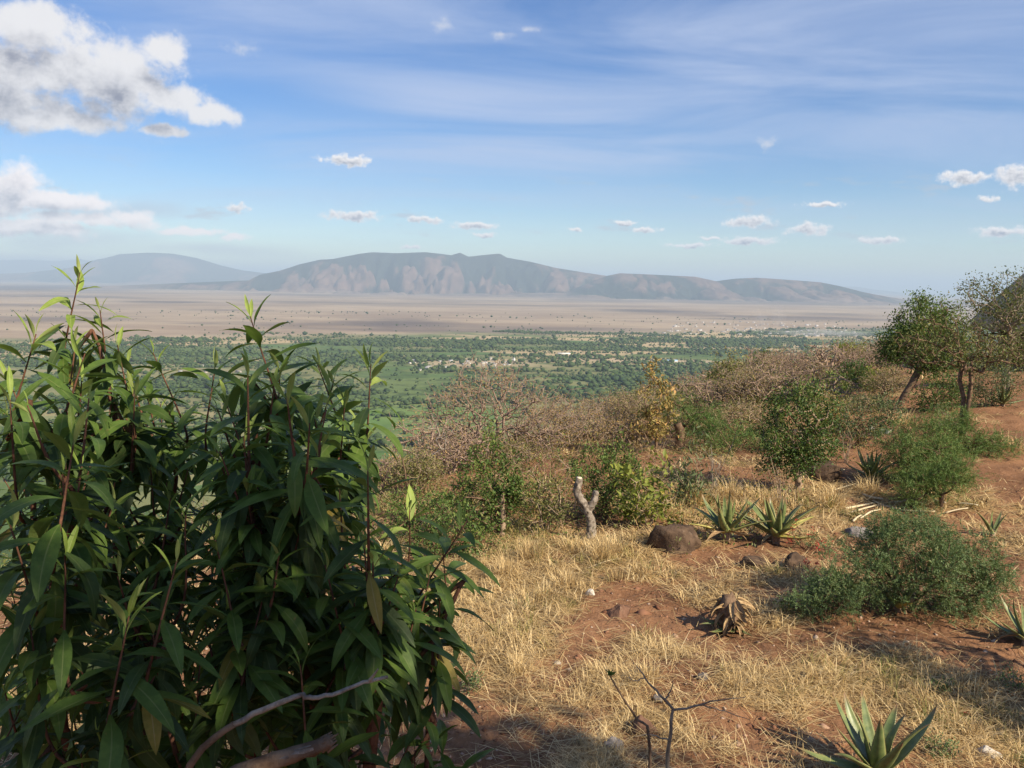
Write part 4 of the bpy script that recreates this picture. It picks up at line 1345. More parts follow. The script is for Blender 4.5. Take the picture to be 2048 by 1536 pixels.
finish(k, col, 0.85, 0.15, bump=n, bstr=0.5, bdist=0.01)
MAT["aloe_dead"] = m
m, k = material("yellowed aloe leaf")
pos = k.new("ShaderNodeTexCoord").outputs["Object"]
n = k.noise(k.v("MULTIPLY", pos, (2, 0.7, 2)), 8, 4, 0.6)
finish(k, k.mix(k.ss(n, 0.35, 0.65), (0.36, 0.34, 0.09), (0.55, 0.48, 0.15)), 0.5, 0.3)
MAT["aloe_yellow"] = m


def aloe_leaf(bend, wid, mat, teeth=True, thick=0.16, seed=0, curl=0.0):
    """unit-length succulent leaf along +Y, hollow side up (+Z), toothed edges"""
    r_ = np.random.default_rng(seed)
    nr, ns = 15, 9
    V, al_, ed_ = [], [], []
    yy, zz = 0.0, 0.0
    for i in range(nr):
        s = i / (nr - 1)
        ang_ = bend * s * s
        if i:
            yy += math.cos(ang_) / (nr - 1)
            zz += math.sin(ang_) / (nr - 1)
        w = wid * ((1 - s) ** 0.75) * (0.82 + 0.35 * math.sin(min(1, s * 2.4) * math.pi * 0.5)) + 0.002
        th = w * thick * 2.4
        cup = 0.55 + curl * s
        for j in range(ns):            # top side, edge to edge
            u = j / (ns - 1) * 2 - 1
            V.append((u * w, yy - math.sin(ang_) * (w * cup * (u * u) * 0.5), zz + math.cos(ang_) * (w * cup * (u * u) * 0.5) + r_.normal(0, 0.0015)))
            al_.append(s)
            ed_.append(abs(u) ** 4)
        for j in range(ns - 2, 0, -1):  # swollen under side
            u = j / (ns - 1) * 2 - 1
            V.append((u * w * 0.97, yy, zz + w * cup * (u * u) * 0.5 - th * math.sqrt(1 - u * u)))
            al_.append(s)
            ed_.append(0.0)
    ring = 2 * ns - 2
    F = []
    for i in range(nr - 1):
        for j in range(ring):
            F.append((i * ring + j, i * ring + (j + 1) % ring, (i + 1) * ring + (j + 1) % ring, (i + 1) * ring + j))
    T = []
    if teeth:
        for i in range(1, nr - 2):
            for side in (0, ns - 1):
                for h in (0.25, 0.75):
                    p = np.array(V[i * ring + side]) * (1 - h) + np.array(V[(i + 1) * ring + side]) * h
                    dx = (1 if side else -1)
                    q = 0.010
                    n0 = len(V)
                    V += [tuple(p - [dx * .004, q * .6, 0]), tuple(p - [dx * .004, -q * .6, 0]), tuple(p + [dx * q * 1.4, q * .4, q * .4])]
                    al_ += [1.0] * 3
                    ed_ += [1.0] * 3
                    T.append((n0, n0 + 1, n0 + 2))
    return mesh_np("aloe_leaf", np.array(V), [np.array(F), np.array(T)] if T else np.array(F), (MAT[mat],), True, {"along": al_, "edge": ed_})


AL = [aloe_leaf(b, w, "aloe", True, seed=i) for i, (b, w) in enumerate(((0.25, .105), (0.05, .095), (-0.35, .11), (0.5, .10)))]
AD = [aloe_leaf(b, w, "aloe_dead", False, 0.05, seed=9 + i, curl=1.5) for i, (b, w) in enumerate(((-1.6, .125), (-0.8, .11), (0.7, .12)))]
AY = [aloe_leaf(b, w, "aloe_yellow", True, seed=20 + i) for i, (b, w) in enumerate(((0.5, .10), (-0.2, .11)))]


def place(o, root_loc, origin, Y, Zup, s, roll=0.0):
    Y = Vector(Y).normalized()
    Z = Vector(Zup)
    Z = (Z - Y * Z.dot(Y)).normalized()
    X_ = Y.cross(Z)
    Mx = Matrix((X_, Y, Z)).transposed().to_4x4()
    Mx = Mx @ Matrix.Rotation(roll, 4, "Y") @ Matrix.Scale(s, 4)
    Mx.translation = Vector(origin) - Vector(root_loc)
    o.matrix_local = Mx


def aloe(label, base, L, n, seed, e0=0.25, e1=1.35, dead=3, yellow=(), azoff=0.0, core=0.3, leaf_w=1.0, up_=0.04):
    r_ = np.random.default_rng(seed)
    base = np.asarray(base, float)
    t = thing("aloe", label, "aloe", base, "aloes in the dry grass")
    v, f = tube_path([[0, 0, -0.06], [0, 0, up_ + 0.05]], [0.035 * L / .4, 0.03 * L / .4], 7)
    link("stem", mesh_np("stem", v, f, (MAT["bark_dry"],), True), t)
    for i in range(n):
        s = i / max(1, n - 1)
        a = azoff + i * 2.39996 + r_.normal(0, 0.12)
        el = e0 + (e1 - e0) * s ** 0.8 + r_.normal(0, 0.07)
        Yd = np.array([math.cos(a) * math.cos(el), math.sin(a) * math.cos(el), math.sin(el)])
        Zd = np.array([-math.cos(a) * math.sin(el), -math.sin(a) * math.sin(el), math.cos(el)])
        me = AY[i % 2] if i in yellow else AL[r_.integers(0, 4)]
        o = link("leaf", me, t)
        org = base + np.array([math.cos(a), math.sin(a), 0]) * 0.02 * L / .4 + [0, 0, up_ + 0.04 * s]
        place(o, base, org, Yd, Zd, L * (1.0 - 0.3 * s ** 2) * r_.uniform(0.85, 1.1), r_.normal(0, 0.12))
        o.scale.x *= leaf_w
    for i in range(dead):
        a = r_.uniform(0, 6.28)
        el = r_.uniform(-0.35, 0.1)
        Yd = np.array([math.cos(a) * math.cos(el), math.sin(a) * math.cos(el), math.sin(el)])
        o = link("withered_leaf", AD[r_.integers(0, 3)], t)
        place(o, base, base + [0, 0, up_ + 0.03], Yd, (0, 0, 1), L * r_.uniform(0.5, 0.75), r_.normal(0, 0.3))
    return t


b = gnd(1752, 1532)
b = b + (b - gnd(1752, 1500)) * 0.9
b[2] = float(hz(b[0], b[1]))
aloe("big spiny aloe rosette nearest the viewer, at the bottom edge", b, pxs(b) * 166, 14, 3, 0.42, 1.3, 2, azoff=2.9, leaf_w=1.2, up_=0.03)
b = gnd(1452, 1083)
aloe("tall aloe with one long pale leaf sweeping left, beside the brown boulder", b, pxs(b) * 98, 17, 5, 0.25, 1.35, 5, yellow=(1,), azoff=1.0, up_=0.10)
b = gnd(1552, 1088)
aloe("broad aloe with yellowing lower leaves, right hand of the pair by the boulder", b, pxs(b) * 100, 22, 8, 0.2, 1.3, 5, yellow=(0, 3), azoff=5.6, up_=0.08)
b = gnd(1795, 1225)
aloe("aloe sheltering under the front of the ferny shrub", b, pxs(b) * 88, 9, 9, 0.3, 1.2, 2, yellow=(1,), azoff=2.2)
b = gnd(2052, 1290)
aloe("aloe half cut off by the right edge beside a withered flap", b, pxs(b) * 100, 11, 10, 0.3, 1.2, 4, azoff=2.6)
b = gnd(1742, 962)
aloe("dark aloe between the brown mound and the feathery bush", b, pxs(b) * 66, 15, 12, 0.3, 1.3, 4, azoff=0.4)
b = gnd(2005, 812)
aloe("small far aloe at the top of the bare path", b, pxs(b) * 48, 11, 14, 0.2, 1.2, 2)
b = gnd(1985, 1075)
aloe("thin two leaved aloe poking up behind the ferny shrub", b, pxs(b) * 62, 4, 15, 0.9, 1.25, 0, azoff=0.9)
# the uprooted dead aloe
b = gnd(1462, 1262)
s_ = pxs(b)
t = thing("dead_aloe", "dead toppled aloe stump with curled papery brown leaves", "aloe", b)
r_ = np.random.default_rng(21)
c = curve_pts([(-.02, 0, -0.03), (-0.03, 0, 40 * s_), (-0.02, 0.01, 70 * s_)], 8)
v, f = tube_path(c, np.array([.075, .085, .09, .09, .085, .075, .06, .05, .03][:len(c)]), 9)
v += r_.normal(0, 0.011, v.shape)
link("trunk", mesh_np("trunk", v, f, (MAT["bark_brown"],)), t)
for i in range(44):
    a = r_.uniform(0, 6.28)
    z_ = r_.uniform(14, 62) * s_
    el = r_.uniform(-0.9, 0.3)
    Yd = np.array([math.cos(a) * math.cos(el), math.sin(a) * math.cos(el), math.sin(el)])
    o = link("withered_leaf", AD[r_.integers(0, 3)], t)
    place(o, b, b + np.array([math.cos(a) * .045, math.sin(a) * .045, z_]), Yd, (0, 0, 1), s_ * r_.uniform(38, 64), r_.normal(0, 0.5))
for a, el in ((2.9, 0.05), (3.4, 0.25), (4.5, 0.05), (5.1, 0.0), (3.9, -0.05)):
    Yd = np.array([math.cos(a) * math.cos(el), math.sin(a) * math.cos(el), math.sin(el)])
    o = link("leaf", AL[r_.integers(0, 4)], t)
    place(o, b, b + np.array([math.cos(a) * .03, math.sin(a) * .03, 0.03]), Yd, (0, 0, 1), s_ * r_.uniform(55, 80))


# ------------------------------------------------------------------ rocks and stumps
def ico2():
    v, f = ICO_V, ICO_F
    for _ in range(3):
        edge_, vv, ff = {}, list(map(tuple, v)), []

        def mid(a, b):
            q = (min(a, b), max(a, b))
            if q not in edge_:
                vv.append(tuple(nrm((np.array(vv[a]) + np.array(vv[b])) / 2)))
                edge_[q] = len(vv) - 1
            return edge_[q]
        for a, b_, c_ in f:
            x_, y_, z_ = mid(a, b_), mid(b_, c_), mid(c_, a)
            ff += [(a, x_, z_), (b_, y_, x_), (c_, z_, y_), (x_, y_, z_)]
        v, f = np.array(vv), np.array(ff)
    return v, f


SV, SF = ico2()


def rock(label, px, py, wpx, hpx, mat, seed, name="rock", cat="rock", sink=0.42, depth=0.8):
    b = gnd(px, py)
    s = pxs(b)
    r_ = np.random.default_rng(seed)
    v = SV.copy()
    for _ in range(13):     # planar facets
        nn = nrm(r_.normal(0, 1, 3))
        h = r_.uniform(0.48, 0.85)
        d = v @ nn
        v = v - np.maximum(d - h, 0)[:, None] * nn * 0.92
    dsp = fbm(v[:, 0] * 2.3 + 5 * seed, v[:, 1] * 2.3 + v[:, 2] * 1.9, 4, seed)
    fine = fbm(v[:, 0] * 9 + 3 * seed, v[:, 1] * 9 + v[:, 2] * 7, 3, seed + 40)
    crack = np.clip(1 - 9 * np.abs(2 * fbm(v[:, 0] * 1.6 + seed, v[:, 2] * 1.6 + v[:, 1], 2, seed + 70) - 1), 0, 1)
    v = v * (0.78 + 0.42 * dsp + 0.10 * fine - 0.09 * crack)[:, None]
    v = v * np.array([wpx * s * 0.62, wpx * s * 0.62 * depth, hpx * s * 0.85])
    me = mesh_np(name, v, SF, (MAT[mat],), True)
    o = link(name, me, loc=b + np.array([0, 0, hpx * s * (0.5 - sink)]))
    o.rotation_euler = (0, 0, r_.uniform(-.4, .4))
    tag(o, label, cat, "rocks in the grass")


rock("large brown boulder left of the tall aloe", 1338, 1092, 92, 54, "rock_brown", 1)
rock("dark boulder between the aloe pair's base and the ferny shrub", 1592, 1142, 62, 42, "rock_brown", 2)
rock("flat brown rock in front of the aloe pair", 1512, 1132, 50, 22, "rock_brown", 3)
rock("brown earthy mound by the dense small tree's trunk", 1650, 955, 68, 52, "rock_brown", 4, "earth_mound", "mound")
rock("reddish rock half buried near the grey sapling", 1282, 1462, 64, 44, "rock_red", 31, sink=0.5)
rock("low reddish stone on the bare patch of path", 1240, 1232, 46, 30, "rock_red", 6)
rock("pale stone at edge of the grass above the bare patch", 1178, 1190, 18, 13, "rock_pale", 7)
rock("grey stone left of the grey sapling", 1318, 1402, 22, 15, "rock_grey", 8)
rock("dark grey stone in the bottom grass", 1226, 1500, 36, 26, "rock_grey", 9)
rock("greyish stone beside the dry tufts right of the path", 1405, 1362, 20, 14, "rock_grey", 10)
rock("pale tan stone below the grey green shrub", 1768, 866, 26, 13, "rock_pale", 11)
rock("small pale stone next to the tan stone", 1744, 862, 12, 8, "rock_pale", 12)
rock("white stone in the lower right corner grass", 1975, 1512, 42, 24, "rock_pale", 13)
rock("long dark stone above the ferny shrub", 1725, 1072, 55, 18, "rock_grey", 14)
rock("small white pebble stone in the left path", 1116, 1327, 13, 7, "rock_pale", 15)

# forked stump
b = gnd(1176, 1078)
s_ = pxs(b)
t = thing("tree_stump", "pale grey forked stump with a sawn white top", "stump", b)
rs = np.random.default_rng(3)


def limb(ctrl, rads, k_=9, mat="bark_pale", n=12, wob=0.004, rough=0.06):
    c = curve_pts(ctrl, n)
    rr_ = np.interp(np.linspace(0, 1, len(c)), np.linspace(0, 1, len(rads)), rads)
    v, f = tube_path(c, rr_, k_)
    v = v + rs.normal(0, 1, v.shape) * rr_.mean() * rough
    return v, f


v, f = limb([(0.02, 0, -.05), (5 * s_, 0, 30 * s_), (-6 * s_, 0, 62 * s_), (-24 * s_, 0, 92 * s_), (-21 * s_, 0, 122 * s_)], [11 * s_, 9 * s_, 8.5 * s_, 7.5 * s_, 6.2 * s_], 14, n=28, rough=0.13)
link("trunk", mesh_np("trunk", v, f, (MAT["bark_pale"],), True), t)
v, f = limb([(-4 * s_, 0, 55 * s_), (8 * s_, 0, 72 * s_), (14 * s_, 0, 96 * s_)], [7.5 * s_, 7 * s_, 5 * s_], 12, n=14, rough=0.16)
link("limb", mesh_np("limb", v, f, (MAT["bark_pale"],), True), t)
mcut, k = material("fresh cut wood")
finish(k, (0.62, 0.52, 0.38), 0.8, 0.1)
v, f = tube_path([(-21.2 * s_, 0, 121.5 * s_), (-20.8 * s_, 0, 124.5 * s_)], [6.0 * s_, 5.2 * s_], 9)
link("cut_face", mesh_np("cut_face", v, f, (mcut,)), t)
# sawn stubs in the pointed shrub
b = gnd(1004, 1072)
s_ = pxs(b)
o = thing("tree_stump", "upright yellowish sawn stub at the foot of the pointed shrub", "stump", b)
v, f = limb([(0, 0, -.03), (1 * s_, 0, 40 * s_), (-1 * s_, 0, 82 * s_)], [6 * s_, 5.5 * s_, 5 * s_])
link("trunk", mesh_np("trunk", v, f, (MAT["bark_dry"],), True), o)
b = gnd(1357, 900)
s_ = pxs(b)
o = thing("tree_stump", "thick brown broken stump beneath the crooked feathery bush", "stump", b)
v, f = limb([(0, 0, -.05), (3 * s_, 0, 28 * s_), (-4 * s_, 0, 52 * s_)], [11 * s_, 9.5 * s_, 8 * s_])
link("trunk", mesh_np("trunk", v, f, (MAT["bark_brown"],), True), o)

# cut pale leaves and sticks heaped by the ferny shrub
rp = np.random.default_rng(12)
STALKS = ["thick bleached stalk at the top of the crossed heap above the ferny shrub", "long bleached stalk pointing left out of the crossed heap", "middle stalk of the crossed heap", "lowest stalk of the crossed heap",
          "pale stalk lying level between the crossed heap and the ragged sapling", "short thick pale stalk beside the ragged feathery sapling's foot", "long thin pale stalk right along the top of the ferny shrub",
          "bleached stalk lying alone on the straw right of the ragged sapling", "stubby pale stalk at the ragged sapling's stem", "thin stalk sloping up toward the dark aloe", "short stub below the crossed heap",
          "thin dry stalk beside the brown earthy mound", "slanting stalk crossing the heap's right end", "thin stalk lowest on the right, near the two leaved aloe", "thin pale stick on the grass below the forked stump",
          "short pale stalk lying at the foot of the earthy mound"]
mstick, k = material("bleached cut stalk")
oi = k.new("ShaderNodeObjectInfo").outputs["Random"]
pos = k.new("ShaderNodeTexCoord").outputs["Object"]
finish(k, k.mix(k.noise(pos, 14, 4, 0.6), k.mix(oi, (0.40, 0.29, 0.15), (0.55, 0.46, 0.28)), (0.66, 0.58, 0.42)), 0.85, 0.15)
for i, (x0, y0, x1, y1, r_) in enumerate([(1725, 992, 1765, 1008, 3.2), (1690, 1020, 1748, 1010, 2.8), (1700, 1030, 1752, 1018, 2.4), (1720, 1040, 1760, 1024, 2.2), (1790, 1008, 1842, 1014, 3.0), (1830, 998, 1860, 990, 3.2),
                                          (1800, 1022, 1870, 1030, 2.4), (1915, 1010, 1955, 1020, 2.6), (1870, 1005, 1890, 1015, 3.4), (1660, 985, 1712, 972, 1.5), (1705, 1048, 1722, 1040, 2.5), (1640, 940, 1690, 948, 1.6),
                                          (1745, 1004, 1800, 1028, 1.8), (1890, 1030, 1935, 1026, 1.8), (1176, 1140, 1234, 1126, 1.3), (1680, 945, 1660, 955, 2.4)]):
    p0, p1 = gnd(x0, y0), gnd(x1, y1)
    s_ = pxs(p0)
    c = curve_pts([p0 + [0, 0, .012], (p0 + p1) / 2 + [0, 0, .05 * rp.random() + .01], p1 + [0, 0, .02 + .04 * rp.random()]], 8) - p0
    v, f = tube_path(c, np.linspace(r_, r_ * .6, len(c)) * s_, 6)
    o = link("cut_stalk", mesh_np("cut_stalk", v, f, (mstick,), True), loc=p0)
    tag(o, STALKS[i], "stalk", "bleached cut stalks strewn on the dry ground")

# red flowers
mfl, k = material("red petal")
finish(k, (0.42, 0.06, 0.045), 0.6, 0.15, translucent=0.25, tcol=(0.5, 0.10, 0.07))


def red_flowers(label, px, py, clumps_px, n, seed):
    plantb = gnd(px, py)
    s = pxs(plantb)
    r_ = np.random.default_rng(seed)
    t = thing("red_flower", label, "flower", plantb, "red flowers beside the ferny shrub")
    VV, F0, F1, nv = [], [], [], 0
    LP, LD = [], []
    for i in range(n):
        c = clumps_px[i % len(clumps_px)]
        e = np.array([c[0] + r_.normal(0, c[2]), r_.normal(0, c[2]), c[1] + r_.normal(0, c[3])]) * s
        e[2] = max(e[2], 6 * s)
        cc = curve_pts([(r_.normal(0, .02), r_.normal(0, .02), -.02), e * [.6, .6, .55] + r_.normal(0, .015, 3), e], 7)
        v, (f, t_) = tube_path(cc, np.linspace(.0035, .0018, len(cc)), 4)
        VV.append(v)
        F0.append(f + nv)
        F1.append(t_ + nv)
        nv += len(v)
        m_ = r_.integers(6, 11)
        LP.append(e + r_.normal(0, 3.0 * s, (m_, 3)))
        LD.append(r_.normal(0, 1, (m_, 3)) + [0, 0, .4])
    link("stem", mesh_np("stem", np.concatenate(VV), [np.concatenate(F0), np.concatenate(F1)], (MAT["bark_red"],), True), t)
    P_, D_ = np.concatenate(LP), np.concatenate(LD)
    lv, lf = leaf_cloud(P_, D_, s * r_.uniform(4, 8, len(P_)), s * 2.2, r_, .15, .5)
    link("petals", mesh_np("petals", lv, lf, (mfl,)), t)


red_flowers("loose cluster of small red flowers right of the broad aloe", 1610, 1100, [(-20, 40, 12, 14), (10, 22, 14, 10), (-28, 15, 8, 10), (30, 8, 10, 8)], 18, 3)
red_flowers("two bright red blooms in front of the dark boulder", 1625, 1152, [(-16, 24, 3, 3), (8, 18, 4, 3)], 4, 4)
p = gnd(1934, 1434)
lv, lf = leaf_cloud(np.repeat(p[None], 5, 0) + [0, 0, .015], np.array([[1, 0, .3], [-.6, .8, .2], [.2, -1, .3], [-.8, -.3, .5], [.3, .6, .6]]), 0.032, 0.02, np.random.default_rng(1))
tag(link("fallen_petal", mesh_np("fallen_petal", lv - p, lf, (mfl,)), loc=p), "single fallen red bloom on dry grass near the big aloe", "petal")


# ------------------------------------------------------------------ dry grass, straw and gravel
def blades(P, az, lean, L, W, rng, curl=0.7):
    n = len(P)
    h = np.stack([np.cos(az), np.sin(az), np.zeros(n)], 1)
    sd_ = np.stack([-np.sin(az + rng.normal(0, 0.7, n)), np.cos(az), np.zeros(n)], 1)
    sd_ = nrm(sd_)
    up_ = np.array([0, 0, 1.0])
    d1 = h * np.sin(lean)[:, None] + up_ * np.cos(lean)[:, None]
    l2 = np.minimum(lean + curl * rng.uniform(0.2, 1.4, n), 1.75)
    d2 = h * np.sin(l2)[:, None] + up_ * np.cos(l2)[:, None]
    a = P + d1 * (L * 0.55)[:, None]
    b_ = a + d2 * (L * 0.45)[:, None]
    w = (W * 0.5)[:, None]
    V = np.stack([P - sd_ * w, P + sd_ * w, a + sd_ * w * .85, a - sd_ * w * .85, b_], 1)
    F = np.array([[0, 1, 2], [0, 2, 3], [3, 2, 4]])[None] + (np.arange(n) * 5)[:, None, None]
    return V.reshape(-1, 3), F.reshape(-1, 3)


rg = np.random.default_rng(100)


def wedge(n, r0, r1, a0=-36, a1=36, pw=1.0):
    u = rg.random(n)
    r = r0 * (r1 / r0) ** (u ** pw) if pw != 1 else np.exp(np.log(r0) + u * (np.log(r1) - np.log(r0)))
    a = np.radians(rg.uniform(a0, a1, n))
    return r * np.sin(a), r * np.cos(a), r


# tufts: groups of blades from one root
nT = 4800
x_, y_, r_ = wedge(nT * 3, 2.6, 19)
dn = dens(x_, y_)
keep = (rg.random(len(x_)) < np.clip((dn - 0.36) * 1.0, 0.0, 1)) & (x_ > -5)
x_, y_, r_, dn = x_[keep][:nT], y_[keep][:nT], r_[keep][:nT], dn[keep][:nT]
nb = 22
P = np.repeat(np.stack([x_, y_, np.zeros(len(x_))], 1), nb, 0)
P[:, :2] += rg.normal(0, 0.028, (len(P), 2))
P[:, 2] = hz(P[:, 0], P[:, 1]) - 0.01
big = np.repeat(np.clip(rg.normal(0.6, 0.22, len(x_)) + 0.32 * np.clip(dn - 0.7, 0, 1.2), 0.3, 1.5), nb)
taz = np.repeat(rg.uniform(0, 6.28, len(x_)), nb)
az = taz + rg.normal(0, 1.5, len(P))
lean = np.clip(np.repeat(rg.uniform(0.6, 1.4, len(x_)), nb) + rg.normal(0, 0.40, len(P)), 0.02, 1.58)
L = 0.185 * big * rg.uniform(0.5, 1.3, len(P))
W = 0.0038 * np.clip(np.repeat(r_, nb) / 5.0, 0.9, 3.0) * rg.uniform(0.7, 1.4, len(P))
V, F = blades(P, az, lean, L, W, rg)
green = np.repeat(fbm(x_ / 1.1, y_ / 1.1, 2, 71) + rg.normal(0, 0.12, len(x_)), nb)
tn = np.clip(np.repeat(rg.normal(0.56, 0.27, len(x_)), nb) + rg.normal(0, 0.18, len(P)), 0, 1)
isg = green > 0.70
for nm, sel, mt, lab in (("dry_grass", ~isg, "straw", "straw coloured dry grass tufts over the red earth"), ("green_grass", isg, "green_grass", "half green grass blades among the dry tufts")):
    ii = np.where(sel)[0]
    vi = (ii[:, None] * 5 + np.arange(5)).ravel()
    ff = (np.array([[0, 1, 2], [0, 2, 3], [3, 2, 4]])[None] + (np.arange(len(ii)) * 5)[:, None, None]).reshape(-1, 3)
    tag(link(nm, mesh_np(nm, V[vi], ff, (MAT[mt],), False, {"tint": np.repeat(tn[ii], 5)})), lab, kind="stuff")
# lying straw
nS = 90000
x_, y_, r_ = wedge(nS * 2, 2.4, 20)
dn = dens(x_, y_)
keep = rg.random(len(x_)) < np.clip(dn * 0.72 + 0.05, 0.05, 1)
x_, y_, r_ = x_[keep][:nS], y_[keep][:nS], r_[keep][:nS]
P = np.stack([x_, y_, hz(x_, y_) + rg.uniform(0.0, 0.025, len(x_))], 1)
V, F = blades(P, rg.uniform(0, 6.28, len(P)), rg.uniform(1.15, 1.57, len(P)), rg.uniform(0.06, 0.30, len(P)), 0.0036 * np.clip(r_ / 5, 0.9, 3) * rg.uniform(0.6, 1.4, len(P)), rg, 0.25)
tag(link("straw_litter", mesh_np("straw_litter", V, F, (MAT["straw"],), False, {"tint": np.repeat(np.clip(rg.normal(0.5, 0.25, len(P)), 0, 1), 5)})), "broken straw lying over the earth", kind="stuff")
# taller stands
TUFTS = [(1205, 1120, 60, 170, "tallest pale grass tuft just right of the forked stump's foot"), (1235, 1108, 52, 120, "pale grass tuft leaning against the tallest tuft"), (1150, 1110, 46, 110, "grass tuft at the forked stump's foot"),
         (1400, 1010, 60, 150, "thick dry grass clump below the grey green weeds"), (1460, 1005, 66, 170, "thick golden grass clump above the tall aloe"), (1530, 1015, 60, 150, "golden grass clump below the bare forked twigs"),
         (1490, 1030, 50, 130, "grass clump right at the back of the aloe pair"), (1350, 1040, 50, 130, "grass clump behind the large brown boulder"), (1060, 1120, 60, 140, "pale feathery grass left of the stump"),
         (1010, 1150, 55, 130, "pale feathery grass beside the big shrub's lit shoot"), (1090, 1200, 50, 130, "pale grass clump by the pale stone"), (1130, 1175, 46, 120, "grass clump touching the pale stone's far side"),
         (1040, 1350, 55, 110, "golden grass spray leaning right on the path's left side"), (1300, 1360, 50, 110, "pale grass spray leaning right beyond the reddish rock"), (1235, 1160, 30, 70, "short stiff stubble left above the bare patch"),
         (1280, 1155, 34, 80, "short stiff stubble right above the bare patch"), (1590, 1165, 30, 60, "short rusty stubble under the dark boulder"), (1850, 925, 45, 110, "yellow grass tuft under the leaning trunk"),
         (1810, 850, 45, 110, "yellow grass below the leaning trunk"), (1850, 760, 30, 80, "golden grass patch showing beneath the crown"), (1660, 1010, 56, 120, "pale spiky grass clump above the red flowers"), (1740, 985, 45, 110, "pale fine grass spray by the dark aloe"),
         (2025, 900, 40, 100, "yellow grass at the path's right edge"), (1270, 1440, 50, 90, "pale grass tuft behind the reddish rock")]
for i, (px, py, h, n, lab) in enumerate(TUFTS):
    b = gnd(px, py)
    s = pxs(b)
    r_ = np.random.default_rng(500 + i)
    n = int(n * 1.3)
    P = np.zeros((n, 3))
    P[:, 0] = r_.normal(0, 11 * s, n)
    P[:, 1] = r_.normal(0, 11 * s, n)
    P[:, 2] = hz(P[:, 0] + b[0], P[:, 1] + b[1]) - b[2] - .01
    stub = "stubble" in lab
    V, F = blades(P, np.arctan2(P[:, 1], P[:, 0]) + r_.normal(0, .8, n), np.clip(r_.normal(.12 if stub else .45, .12 if stub else .32, n), .02, 1.4), s * h * r_.uniform(.5, 1.15, n), np.full(n, .0038) * max(1, b[1] / 6), r_, .2 if stub else .8)
    o = link("grass_tuft", mesh_np("grass_tuft", V, F, (MAT["straw"],), False, {"tint": np.repeat(np.clip(r_.normal(.35 if stub else .62, .2, n), 0, 1), 5)}), loc=b)
    tag(o, lab, "grass tuft", "standing dry grass tufts")
# undergrowth filling the brushy ground
nU = 3000
x_, y_, r_ = wedge(nU * 6, 7.5, 40, -34, 36)
u_ = y_ - (16 + 1.5 * x_)
zone = np.clip(0.8 * smooth(y_, 8.2, 9.5) * (1 - smooth(y_, 10.5, 12.5)) * smooth(-x_, -4.2 + 0 * x_, -1.5) + 0.45 * smooth(y_, 11.5, 14) * (1 - smooth(x_ - 0.42 * y_, -0.5, 1.5)), 0, 1)
keep = (rg.random(len(x_)) < zone * np.clip(fbm(x_ / 1.3, y_ / 1.3, 3, 81) * 1.8 - .45, 0, 1)) & (u_ < 30)
x_, y_, r_ = x_[keep][:nU], y_[keep][:nU], r_[keep][:nU]
nb = 26
P = np.repeat(np.stack([x_, y_, hz(x_, y_)], 1), nb, 0)
hh = np.repeat(rg.uniform(0.1, 0.5, len(x_)), nb)
P += rg.normal(0, 1, P.shape) * np.array([.12, .12, 0])
P[:, 2] += rg.random(len(P)) ** 1.3 * hh
D = rg.normal(0, 1, P.shape) + [0, 0, .5]
V, F = leaf_cloud(P, D, rg.uniform(.025, .06, len(P)), rg.uniform(.012, .024, len(P)), rg)
sel = np.repeat(fbm(x_ / 0.9, y_ / 0.9, 2, 91) + rg.normal(0, .13, len(x_)), nb)
mi = np.where(sel < .46, 0, np.where(sel < .60, 1, 2))
tn = np.clip(rg.normal(.5, .25, len(P)), 0, 1)
tag(link("undergrowth", mesh_np("undergrowth", V, F, (MAT["olive"], MAT["small_green"], MAT["ochre"]), False, {"tint": np.repeat(tn, 4)}, np.repeat(mi, 2))), "low mixed weeds and dead leaves under the bushes", kind="stuff")
nW = 11000
x_, y_, r_ = wedge(nW * 6, 8.5, 48, -34, 36)
u_ = y_ - (16 + 1.5 * x_)
zone = np.clip(smooth(y_, 9, 12) * smooth(-x_, -4.2 + 0 * x_, -1.5) + smooth(y_, 12, 15) * (1 - smooth(x_ - 0.42 * y_, -0.5, 1.5)), 0, 1)
keep = (rg.random(len(x_)) < zone * np.clip(fbm(x_ / 1.7, y_ / 1.7, 3, 83) * 2.2 - .6, 0, 1)) & (u_ < 34)
x_, y_, r_ = x_[keep][:nW], y_[keep][:nW], r_[keep][:nW]
P = np.stack([x_, y_, hz(x_, y_) + rg.uniform(0, .3, len(x_))], 1)
V, F = blades(P, rg.uniform(0, 6.28, len(P)), rg.uniform(.5, 1.5, len(P)), rg.uniform(.2, .6, len(P)), .0042 * np.clip(r_ / 10, 1, 3), rg, .5)
m, k = material("dead twig litter")
finish(k, ramp(k, k.attr("tint"), [(0, (0.09, 0.055, 0.04)), (.5, (0.18, 0.115, 0.08)), (1, (0.36, 0.25, 0.16))]), .9, .1)
tag(link("dead_twigs", mesh_np("dead_twigs", V, F, (m,), False, {"tint": np.repeat(rg.random(len(P)), 5)})), "tangle of dead twigs and stalks under the brush", kind="stuff")
